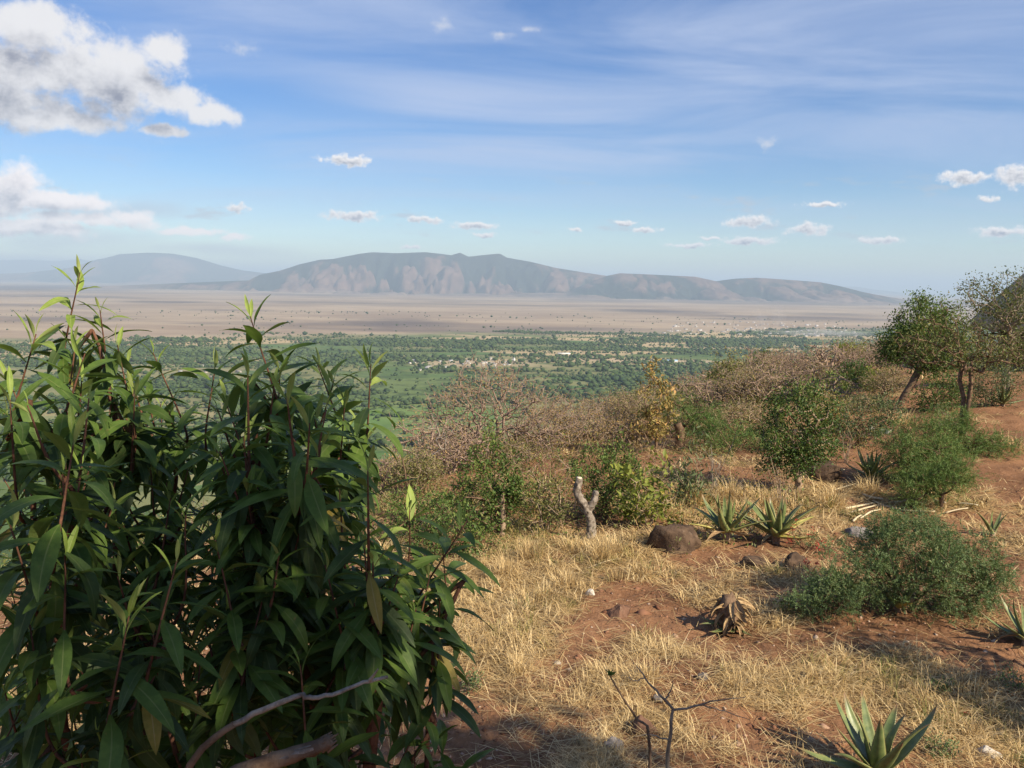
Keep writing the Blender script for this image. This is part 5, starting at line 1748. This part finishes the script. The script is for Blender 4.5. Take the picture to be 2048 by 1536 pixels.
# gravel
nG = 9000
x_, y_, r_ = wedge(nG * 3, 2.6, 12)
dn = dens(x_, y_)
keep = rg.random(len(x_)) < np.clip(0.75 - dn, 0.05, 1)
x_, y_, r_ = x_[keep][:nG], y_[keep][:nG], r_[keep][:nG]
n = len(x_)
sz = np.exp(rg.normal(math.log(.0095), .55, n))
OCT_V = np.array([[-1, 0, 0], [1, 0, 0], [0, -1, 0], [0, 1, 0], [0, 0, 1], [0, 0, -1]], float)
V = (OCT_V[None] + rg.normal(0, .25, (n, 6, 3))) * sz[:, None, None] * np.array([1, 1, .65]) + np.stack([x_, y_, hz(x_, y_)], 1)[:, None]
F = np.array([[0, 2, 4], [2, 1, 4], [1, 3, 4], [3, 0, 4], [2, 0, 5], [1, 2, 5], [3, 1, 5], [0, 3, 5]])[None] + (np.arange(n) * 6)[:, None, None]
m, k = material("reddish gravel")
finish(k, ramp(k, k.attr("tint"), [(0, (0.13, 0.06, 0.035)), (.6, (0.27, 0.14, 0.085)), (1, (0.44, 0.34, 0.26))]), .9, .1)
tag(link("gravel", mesh_np("gravel", V.reshape(-1, 3), F.reshape(-1, 3), (m,), False, {"tint": np.repeat(rg.random(n) ** 1.3, 6)})), "small reddish stones loose on the bare earth", kind="stuff")
# small green forbs in the open grass
plantlist = [(940, 1380, 30, "little grey green forb at the foot of the big shrub"), (1575, 1225, 22, "thin upright green weed beside the dead aloe"), (1880, 1385, 18, "small feathery seedling on the dry grass right of the big aloe"),
             (1880, 1510, 26, "dark low weed against the right side of the big aloe"), (2035, 1380, 46, "shaded low weeds at the right edge")]
for i, (px, py, h, lab) in enumerate(plantlist):
    pl("small_weed", lab, "plant", px, py, [(0, h * .5, h * .9, h * .5)], tw=34, leaves=14, mat="fern" if i != 1 else "small_green", bark="bark_dry", seed=700 + i, leaf=(.022, .009), spread=.04, stems=4, r_tip=.0015, tint=(.6, .2))

# ------------------------------------------------------------------ the big broad leaved shrubs nearest the viewer
def big_leaf_mat(name, c0, c1, under, tr):
    m, k = material(name)
    ac = k.attr("across")
    oi = k.new("ShaderNodeObjectInfo").outputs["Random"]
    rn = k.attr("tint")
    pos = k.new("ShaderNodeTexCoord").outputs["Object"]
    n = k.noise(k.new("ShaderNodeNewGeometry").outputs["Position"], 45, 3, 0.6)
    f = k.m("ADD", k.m("MULTIPLY", oi, 0.5), k.m("MULTIPLY", rn, 0.5))
    col = k.mix(f, c0, c1)
    col = k.mix(k.ss(n, 0.4, 0.7, 0, 0.35), col, tuple(min(1, c * 1.5) for c in c1))
    n2 = k.noise(k.new("ShaderNodeNewGeometry").outputs["Position"], 95, 4, 0.6)
    n3 = k.noise(k.new("ShaderNodeNewGeometry").outputs["Position"], 7, 2, 0.5)
    col = k.mix(k.m("MULTIPLY", k.ss(n2, 0.64, 0.72), k.ss(n3, 0.45, 0.65, 0.0, 0.75)), col, (0.20, 0.13, 0.05))
    rib = k.ss(ac, 0.10, 0.03)
    col = k.mix(k.m("MULTIPLY", rib, 0.7), col, under)
    g = k.new("ShaderNodeNewGeometry")
    col2 = k.mix(g.outputs["Backfacing"], col, k.mix(0.5, col, under))
    vein = k.noise(k.v("MULTIPLY", pos, (1, 1, 1)), 30, 2, 0.5)
    finish(k, col2, 0.55, 0.25, bump=vein, bstr=0.12, bdist=0.01, translucent=tr, tcol=k.mix(0.6, col, (0.16, 0.26, 0.03)))
    return m


BL = [big_leaf_mat("broad leaf old", (0.026, 0.048, 0.014), (0.052, 0.086, 0.022), (0.10, 0.13, 0.05), 0.22),
      big_leaf_mat("broad leaf", (0.056, 0.105, 0.020), (0.105, 0.165, 0.032), (0.17, 0.21, 0.07), 0.32),
      big_leaf_mat("broad leaf young", (0.19, 0.28, 0.05), (0.31, 0.39, 0.09), (0.42, 0.45, 0.19), 0.42),
      big_leaf_mat("broad leaf yellowed", (0.20, 0.17, 0.03), (0.30, 0.22, 0.05), (0.36, 0.30, 0.12), 0.3)]


def big_leaf_geo(bend, wid, fold, seed):
    r_ = np.random.default_rng(seed)
    nr, ns = 9, 5
    V, ac = [], []
    # short stalk first, then the blade
    yy = zz = 0.0
    side = r_.normal(0, 0.03)
    for i in range(nr):
        s = i / (nr - 1)
        a_ = 0.28 - bend * s
        if i:
            yy += math.cos(a_) / (nr - 1)
            zz += math.sin(a_) / (nr - 1)
        q = (s - 0.08) / 0.92
        w = 0.010 if q <= 0 else wid * (math.sin(math.pi * q ** 0.82) ** 0.85 if q < 1 else 0) + 0.004 * (1 - s)
        for j in range(ns):
            u = j / (ns - 1) * 2 - 1
            lift = abs(u) * w * fold * (1 - 0.4 * s) + (0.010 * math.sin(9 * s + seed + (1.5 if u > 0 else 0)) * abs(u) if q > 0 else 0)
            V.append((u * w + side * s * s * 2, yy - math.sin(a_) * lift, zz + math.cos(a_) * lift))
            ac.append(abs(u))
    F = []
    for i in range(nr - 1):
        for j in range(ns - 1):
            F.append((i * ns + j, i * ns + j + 1, (i + 1) * ns + j + 1, (i + 1) * ns + j))
    return np.array(V), np.array(F), np.array(ac)


GEO = [big_leaf_geo(b, w, f, i) for i, (b, w, f) in enumerate([(0.55, .114, .28), (0.9, .104, .24), (0.4, .106, .35), (1.25, .112, .2), (0.75, .10, .4), (1.05, .120, .15), (0.6, .080, .5)])]
LEAFM = [[mesh_np("leaf", g[0], g[1], (mt,), True, {"across": g[2]}) for g in GEO] for mt in BL]


class BigShrub:
    def __init__(s, label, base, seed):
        s.rng = np.random.default_rng(seed)
        s.base = np.asarray(base, float)
        s.root = thing("broadleaf_shrub", label, "shrub", base, "tall broad leaved shrubs nearest the viewer")
        s.leaves = []       # (matrix, age)
        s.tubes = []

    def tube(s, c, r0, r1, k_=6):
        s.tubes.append((np.asarray(c) - s.base, np.linspace(r0, r1, len(c)), k_))

    def stem(s, ctrl, r0, r1, n=16):
        c = curve_pts(ctrl, n, 0.004, s.rng)
        s.tube(c, r0, r1, 8)
        return c

    def shoot(s, start, tip, n, L, young=0.25, seedrot=0.0, upright=False, r=0.0030, via=None):
        """a leafy shoot from start to tip: leaves crowd towards the tip, old ones droop"""
        g = s.rng
        start, tip = np.asarray(start, float), np.asarray(tip, float)
        mid = (start + tip) / 2 + g.normal(0, .02, 3) - np.array([0, 0, 0.08 * np.linalg.norm(tip - start)])
        c = curve_pts([start] + ([via] if via is not None else [mid]) + [tip], 16)
        s.tube(c, r * 2.0, r * 0.5, 5)
        seg = np.linalg.norm(np.diff(c, axis=0), axis=1)
        cum = np.concatenate([[0], np.cumsum(seg)])
        tot = cum[-1]
        a0 = g.uniform(0, 6.28) + seedrot
        for i in range(n):
            f_ = i / max(1, n - 1)
            back = min(tot * 0.98, 0.004 + 0.40 * f_ ** 1.15)
            p = np.array([np.interp(tot - back, cum, c[:, q]) for q in range(3)])
            ax = nrm(np.array([np.interp(min(tot, tot - back + .03), cum, c[:, q]) - np.interp(max(0, tot - back - .03), cum, c[:, q]) for q in range(3)]))
            a = a0 + i * 2.39996 + g.normal(0, .25)
            ref = np.array([1.0, 0, 0]) if abs(ax[0]) < .8 else np.array([0, 1.0, 0])
            e1 = nrm(np.cross(ax, ref))
            e2 = np.cross(ax, e1)
            rad_ = e1 * math.cos(a) + e2 * math.sin(a)
            opening = 0.35 + 1.10 * min(1, f_ * 3.0) + g.normal(0, .12)
            Y = ax * math.cos(opening) + rad_ * math.sin(opening)
            sag = 0.30 + 0.75 * f_ + g.normal(0, .15)
            if upright:
                sag *= 0.35
            Y = nrm(Y - np.array([0, 0, 1]) * max(0, sag) * (0.75 if f_ > young else 0.2))
            size = L * (0.42 + 0.68 * min(1, f_ * 3.6)) * g.uniform(.82, 1.18)
            if f_ > 0.85:
                size *= 0.85
            Z = np.array([0, 0, 1.0]) + rad_ * 0.25 + ax * 0.5 + g.normal(0, .28, 3)
            age = 2 if f_ < young else (1 if f_ < 0.55 + g.normal(0, .15) else 0)
            if f_ > .6 and g.random() < 0.035:
                age = 3
            Yv = Vector(Y)
            Zv = Vector(Z)
            Zv = (Zv - Yv * Zv.dot(Yv)).normalized()
            Mx = Matrix((Yv.cross(Zv), Yv, Zv)).transposed().to_4x4() @ Matrix.Scale(size, 4)
            Mx.translation = Vector(p + Y * 0.004)
            s.leaves.append((Mx, age, int(g.integers(0, 6)) if f_ > .12 else 6))
        return c

    def finish(s, most=300):
        VV, F0, F1, nv = [], [], [], 0
        for c, r_, k_ in s.tubes:
            v, (f, t_) = tube_path(c, r_, k_)
            VV.append(v)
            F0.append(f + nv)
            F1.append(t_ + nv)
            nv += len(v)
        link("stem", mesh_np("stem", np.concatenate(VV), [np.concatenate(F0), np.concatenate(F1)], (MAT["bark_red"],), True), s.root)
        camv = Vector(CAM)

        def key(l):
            c = np.array((l[0] @ Vector((0, .5, 0)))) - CAM
            x_, y_, z_ = c @ RGT, c @ UP, c @ FWD
            off = abs(x_ / z_) > .62 or abs(y_ / z_) > .47
            return (off, z_)
        s.leaves.sort(key=key)
        for Mx, age, gi in s.leaves[:most]:
            o = link("leaf", LEAFM[age][gi], s.root)
            Ml = Mx.copy()
            Ml.translation = Ml.translation - Vector(s.base)
            o.matrix_local = Ml
        rest = s.leaves[most:]
        if rest:
            VV, FF, AC, TI, MI, nv = [], [], [], [], [], 0
            for Mx, age, gi in rest:
                g = GEO[gi]
                A = np.array(Mx)
                VV.append(g[0] @ A[:3, :3].T + A[:3, 3] - s.base)
                FF.append(g[1] + nv)
                AC.append(g[2])
                TI.append(np.full(len(g[2]), s.rng.random()))
                MI.append(np.full(len(g[1]), age))
                nv += len(g[0])
            o = link("foliage", mesh_np("foliage", np.concatenate(VV), np.concatenate(FF), BL, True, {"across": np.concatenate(AC), "tint": np.concatenate(TI)}, np.concatenate(MI)), s.root)
            o["kind"] = "stuff"
        print(s.root.name, "leaves", len(s.leaves))


def near_pts(c, tip, rng):
    """the point on stem path c from which a rising shoot to tip would fork"""
    c = np.asarray(c)
    v = np.asarray(tip) - c
    lat = np.hypot(v[:, 0], v[:, 1])
    cost = np.linalg.norm(v, axis=1) + 2.5 * np.maximum(0, 0.12 + lat * 0.8 - v[:, 2])
    return c[int(np.argmin(cost))]


def build_shrub(label, base_xy, stems, tips, fill, seed, fill_poly, L=0.15, most=300):
    b = np.array([base_xy[0], base_xy[1], float(hz(*base_xy))])
    sh = BigShrub(label, b, seed)
    g = sh.rng
    paths = []
    for ctrl, r0, r1 in stems:
        pts_ = [b + np.array([g.normal(0, .03), g.normal(0, .03), -.05])] + [at(*c) for c in ctrl]
        paths.append(sh.stem(pts_, r0, r1))
    allp = np.concatenate(paths)
    for (px, py, d, n, l, dirx, up_) in tips:
        tip = at(px, py, d)
        st_ = near_pts(allp, tip, g)
        # last stretch of the shoot runs along its own direction
        s_ = pxs(tip)
        foot = tip - np.array([dirx * .16 + g.normal(0, .06), g.normal(0, .06), .25])
        c = sh.shoot(st_, tip, n + 12, l, young=up_ * 0.8, via=foot)
        allp = np.concatenate([allp, c[:9]])
    k_ = 0
    tries = 0
    poly = np.array(fill_poly, float)
    while k_ < fill and tries < 8000:
        tries += 1
        px, py = g.uniform(poly[:, 0].min(), poly[:, 0].max()), g.uniform(poly[:, 1].min(), poly[:, 1].max())
        ins = False
        j = len(poly) - 1
        for i in range(len(poly)):
            if (poly[i, 1] > py) != (poly[j, 1] > py) and px < (poly[j, 0] - poly[i, 0]) * (py - poly[i, 1]) / (poly[j, 1] - poly[i, 1]) + poly[i, 0]:
                ins = not ins
            j = i
        if not ins:
            continue
        d = g.uniform(1.75, 3.0)
        tip = at(px, py, d)
        if tip[2] < b[2] + 0.35:
            continue
        st_ = near_pts(allp, tip, g)
        v = tip - st_
        ln = np.linalg.norm(v)
        if ln < .08:
            continue
        foot = tip - nrm(v * 0.6 + np.array([0, 0, .25 * ln])) * min(.30, ln * .6)
        c = sh.shoot(st_, tip, int(g.integers(15, 23)), L * g.uniform(.7, 1.02), young=.10, via=foot)
        allp = np.concatenate([allp, c[:8]])
        k_ += 1
    sh.finish(most)
    return sh


# left shrub: stems at the left edge
build_shrub("tallest broad leaved shrub at the left edge, pale tipped leader above the skyline", (-1.25, 2.35),
            [([(255, 1480, 2.3), (232, 1150, 2.3), (235, 900, 2.35), (215, 760, 2.4), (185, 660, 2.4)], .017, .0035),
             ([(130, 1400, 2.0), (80, 1150, 2.0), (60, 950, 2.0), (62, 800, 2.02)], .012, .0035),
             ([(260, 1450, 2.5), (320, 1150, 2.6), (350, 950, 2.6), (325, 860, 2.6)], .012, .0035)],
            [(160, 545, 2.4, 17, .115, -.05, .45), (200, 620, 2.42, 13, .12, .1, .3), (72, 668, 2.0, 17, .15, -.15, .22), (306, 705, 2.5, 8, .12, .0, .2), (235, 690, 2.35, 14, .14, .03, .08), (150, 690, 2.25, 13, .14, 0, .1),
             (150, 868, 1.6, 15, .145, .05, .16), (20, 800, 1.8, 14, .17, -.1, .08), (372, 1030, 1.85, 10, .12, .1, .2), (355, 1115, 1.6, 16, .125, .1, .14), (258, 1232, 1.5, 15, .15, -.05, .16), (130, 1110, 1.55, 10, .14, -.1, .1),
             (205, 1480, 1.5, 9, .115, .05, .35), (400, 1330, 1.75, 12, .13, .0, .05), (60, 1250, 1.55, 14, .15, -.1, .08), (20, 1050, 1.6, 12, .16, -.1, .1), (270, 780, 2.2, 12, .15, .1, .06), (40, 1420, 1.6, 12, .14, 0, .05)],
            104, 21, [(0, 735), (80, 720), (165, 655), (255, 725), (335, 800), (390, 930), (430, 1060), (420, 1536), (0, 1536)])
# middle shrub: the reddish trunk that forks out of the bottom edge
build_shrub("wide broad leaved shrub whose reddish trunk leans out of the bottom edge", (-0.52, 2.05),
            [([(640, 1536, 2.0), (560, 1250, 2.05), (515, 1000, 2.15), (505, 840, 2.2), (503, 760, 2.25)], .018, .0035),
             ([(745, 1480, 1.95), (800, 1380, 2.0), (880, 1250, 2.05), (930, 1160, 2.1)], .019, .004),
             ([(650, 1500, 2.1), (620, 1200, 2.25), (640, 1000, 2.35), (690, 930, 2.4)], .012, .0035),
             ([(740, 1490, 1.95), (770, 1300, 1.95), (800, 1180, 1.95)], .012, .005)],
            [(500, 632, 2.25, 19, .14, 0, .12), (635, 728, 2.65, 17, .13, .05, .55), (742, 728, 2.4, 15, .135, .1, .3), (668, 760, 2.3, 14, .14, .05, .25), (690, 800, 2.3, 14, .14, .1, .1), (560, 830, 2.2, 15, .15, .05, .05), (450, 800, 2.1, 14, .15, -.1, .05),
             (590, 900, 2.2, 12, .15, .1, .05), (820, 1012, 2.5, 14, .13, .05, .35), (935, 1040, 2.1, 16, .14, .06, .18), (885, 1075, 2.3, 11, .13, .03, .2), (800, 1140, 1.9, 18, .15, 0, .14), (720, 1050, 2.2, 14, .15, .05, .08),
             (860, 1150, 2.0, 14, .15, .08, .06), (650, 1130, 1.8, 15, .15, -.05, .06), (510, 980, 1.9, 14, .15, -.1, .05), (600, 1330, 1.7, 12, .125, -.05, .02), (880, 1190, 2.05, 10, .13, .06, .03), (740, 1220, 1.9, 13, .14, 0, .03),
             (430, 1080, 1.75, 12, .14, -.05, .05), (530, 1180, 1.8, 12, .14, 0, .03), (560, 740, 2.2, 13, .15, .1, .08), (430, 730, 2.3, 9, .13, -.05, .1)],
            104, 22, [(405, 940), (430, 800), (500, 735), (590, 790), (680, 790), (765, 810), (745, 930), (720, 1000), (690, 1060), (870, 1130), (890, 1210), (820, 1280), (640, 1390), (600, 1536), (400, 1536)])
build_shrub("knee high broad leaved sprout with few drooping leaves right of the leaning trunk", (-0.24, 2.05),
            [([(855, 1536, 2.0), (862, 1440, 2.0), (872, 1390, 2.0)], .008, .004)],
            [(874, 1368, 2.0, 12, .115, .0, .1), (862, 1470, 1.98, 8, .12, -.02, .0), (830, 1500, 1.95, 7, .12, -.1, .0)], 0, 23, [(0, 0), (1, 0), (1, 1)])

# dead wood in front of the shrub
b = at(560, 1545, 1.45)
t = thing("dead_branch", "thin grey dead branch crossing the front of the wide shrub", "branch", b)
c = curve_pts([at(470, 1448, 1.5), at(545, 1412, 1.5), at(600, 1391, 1.52), at(625, 1396, 1.52), at(680, 1385, 1.55), at(740, 1362, 1.58), at(775, 1354, 1.6)], 24, .001, np.random.default_rng(2)) - b
v, f = tube_path(c, np.linspace(.006, .0032, len(c)), 7)
link("stem", mesh_np("stem", v, f, (MAT["bark_pale"],), True), t)
c = curve_pts([at(738, 1363, 1.58), at(748, 1350, 1.57), at(756, 1338, 1.56)], 6) - b
v, f = tube_path(c, np.linspace(.004, .0015, len(c)), 6)
link("twig", mesh_np("twig", v, f, (MAT["bark_pale"],), True), t)
c = curve_pts([at(470, 1448, 1.5), at(430, 1475, 1.5), at(380, 1530, 1.5), at(360, 1640, 1.5)], 8) - b
v, f = tube_path(c, np.linspace(.006, .008, len(c)), 7)
link("branch_foot", mesh_np("branch_foot", v, f, (MAT["bark_brown"],), True), t)
b = at(560, 1530, 1.5)
t = thing("broken_log", "thick dark broken log with splintered pale end at the bottom edge", "log", b)
c = curve_pts([at(380, 1580, 1.42), at(480, 1545, 1.46), at(570, 1515, 1.5), at(640, 1492, 1.53), at(662, 1480, 1.54)], 16) - b
rr_ = np.linspace(.016, .012, len(c))
v, f = tube_path(c, rr_, 12)
v = v + np.random.default_rng(8).normal(0, .0016, v.shape)
link("trunk", mesh_np("trunk", v, f, (MAT["bark_brown"],), True), t)
VV, F0, F1, nv = [], [], [], 0
r_ = np.random.default_rng(6)
ce, dv = c[-1], nrm(c[-1] - c[-3])
for i in range(16):
    o_ = r_.normal(0, .010, 3)
    v, (f, t_) = tube_path([ce + o_ * .7 - dv * .02, ce + o_ * .7 + dv * r_.uniform(.000, .010)], [.0045, .001], 5)
    VV.append(v)
    F0.append(f + nv)
    F1.append(t_ + nv)
    nv += len(v)
link("broken_end", mesh_np("broken_end", np.concatenate(VV), [np.concatenate(F0), np.concatenate(F1)], (MAT["bark_brown"],)), t)
# peeled bark strip on the log
v, f = tube_path(c[7:13] + nrm(np.array([0, -.6, .5])) * .008, [.003, .007, .008, .008, .007, .002], 8)
link("bare_wood", mesh_np("bare_wood", v, f, (MAT["bark_pale"],), True), t)

# thin thorny sapling in the bottom grass
b = at(1336, 1560, 3.6)
b[2] = float(hz(b[0], b[1]))
t = thing("grey_sapling", "thin grey leafless sapling forking in two in the bottom grass", "sapling", b)
VV, F0, F1, nv = [], [], [], 0
for ctrl, r0, r1 in (([(1336, 1536, 3.55), (1340, 1470, 3.5), (1346, 1418, 3.5)], .011, .006), ([(1346, 1418, 3.5), (1320, 1390, 3.5), (1290, 1355, 3.52), (1272, 1330, 3.55)], .007, .002), ([(1346, 1420, 3.5), (1400, 1410, 3.48), (1440, 1400, 3.45), (1490, 1395, 3.4)], .006, .0015),
                     ([(1330, 1400, 3.5), (1342, 1380, 3.52), (1346, 1360, 3.5)], .004, .0015), ([(1400, 1410, 3.48), (1440, 1420, 3.5), (1500, 1440, 3.55)], .004, .0012), ([(1340, 1480, 3.5), (1300, 1470, 3.45), (1270, 1472, 3.4)], .004, .001),
                     ([(1290, 1355, 3.52), (1268, 1362, 3.5), (1250, 1350, 3.5)], .003, .001)):
    pp = [at(*q) for q in ctrl]
    if r0 > .01:
        pp = [b - [0, 0, .05]] + pp
    c = curve_pts(pp, 12, .002, np.random.default_rng(nv)) - b
    v, (f, t_) = tube_path(c, np.linspace(r0, r1, len(c)), 6)
    VV.append(v)
    F0.append(f + nv)
    F1.append(t_ + nv)
    nv += len(v)
link("stem", mesh_np("stem", np.concatenate(VV), [np.concatenate(F0), np.concatenate(F1)], (MAT["bark_grey"],), True), t)
b = at(1300, 1560, 3.2)
b[2] = float(hz(b[0], b[1]))
t = thing("thin_stem", "dark slanting stem with a bud of leaf at its tip, left of the grey sapling", "sapling", b)
c = curve_pts([b - [0, 0, .05], at(1300, 1500, 3.2), at(1275, 1440, 3.22), at(1245, 1395, 3.25), at(1220, 1352, 3.28)], 14) - b
v, f = tube_path(c, np.linspace(.0075, .003, len(c)), 6)
link("stem", mesh_np("stem", v, f, (MAT["bark_brown"],), True), t)
lv, lf = leaf_cloud(np.repeat(c[-1][None], 6, 0), np.array([[-.2, 0, 1], [.3, .2, .8], [-.4, .3, .6], [.1, -.5, .7], [-.3, -.2, .5], [.4, -.1, .4]]), .035, .014, np.random.default_rng(1))
link("leaves", mesh_np("leaves", lv, lf, (MAT["deep_green"],), False, {"tint": np.full(len(lv), .4)}), t)

# unseen tree added behind the viewer, shaped to shade the bottom of the view
b = np.array([7.2, -3.6, float(hz(7.2, -3.6))])
plant("added_shade_tree", "unseen broad dense tree added behind the viewpoint to cast shade", "tree", b, [(-1.2, 5.9, 2.6, 1.6, 1.8, 1.6), (1.2, 6.3, 2.4, 1.5, 0.6, 1.8), (-3.0, 5.0, 1.4, 1.0, 1.9, 1.3)], tw=360, leaves=20, mat="deep_green", bark="bark_grey", seed=901,
      trunk=3.4, r_base=.2, leaf=(.20, .10), spread=.3, r_tip=.008, k=5)

b = np.array([5.4, 3.9, float(hz(5.4, 3.9))])  # unseen bush added right of the view for its shadow on the earth
plant("added_shade_bush", "unseen tall leafy bush added outside the right edge to shade the bare earth", "bush", b, [(0, 2.0, .55, .6), (-.3, 1.4, .5, .5), (.3, 2.6, .45, .5)], tw=110, leaves=26, mat="deep_green", bark="bark_brown", seed=905, stems=3, r_base=.03,
      leaf=(.07, .035), spread=.12)
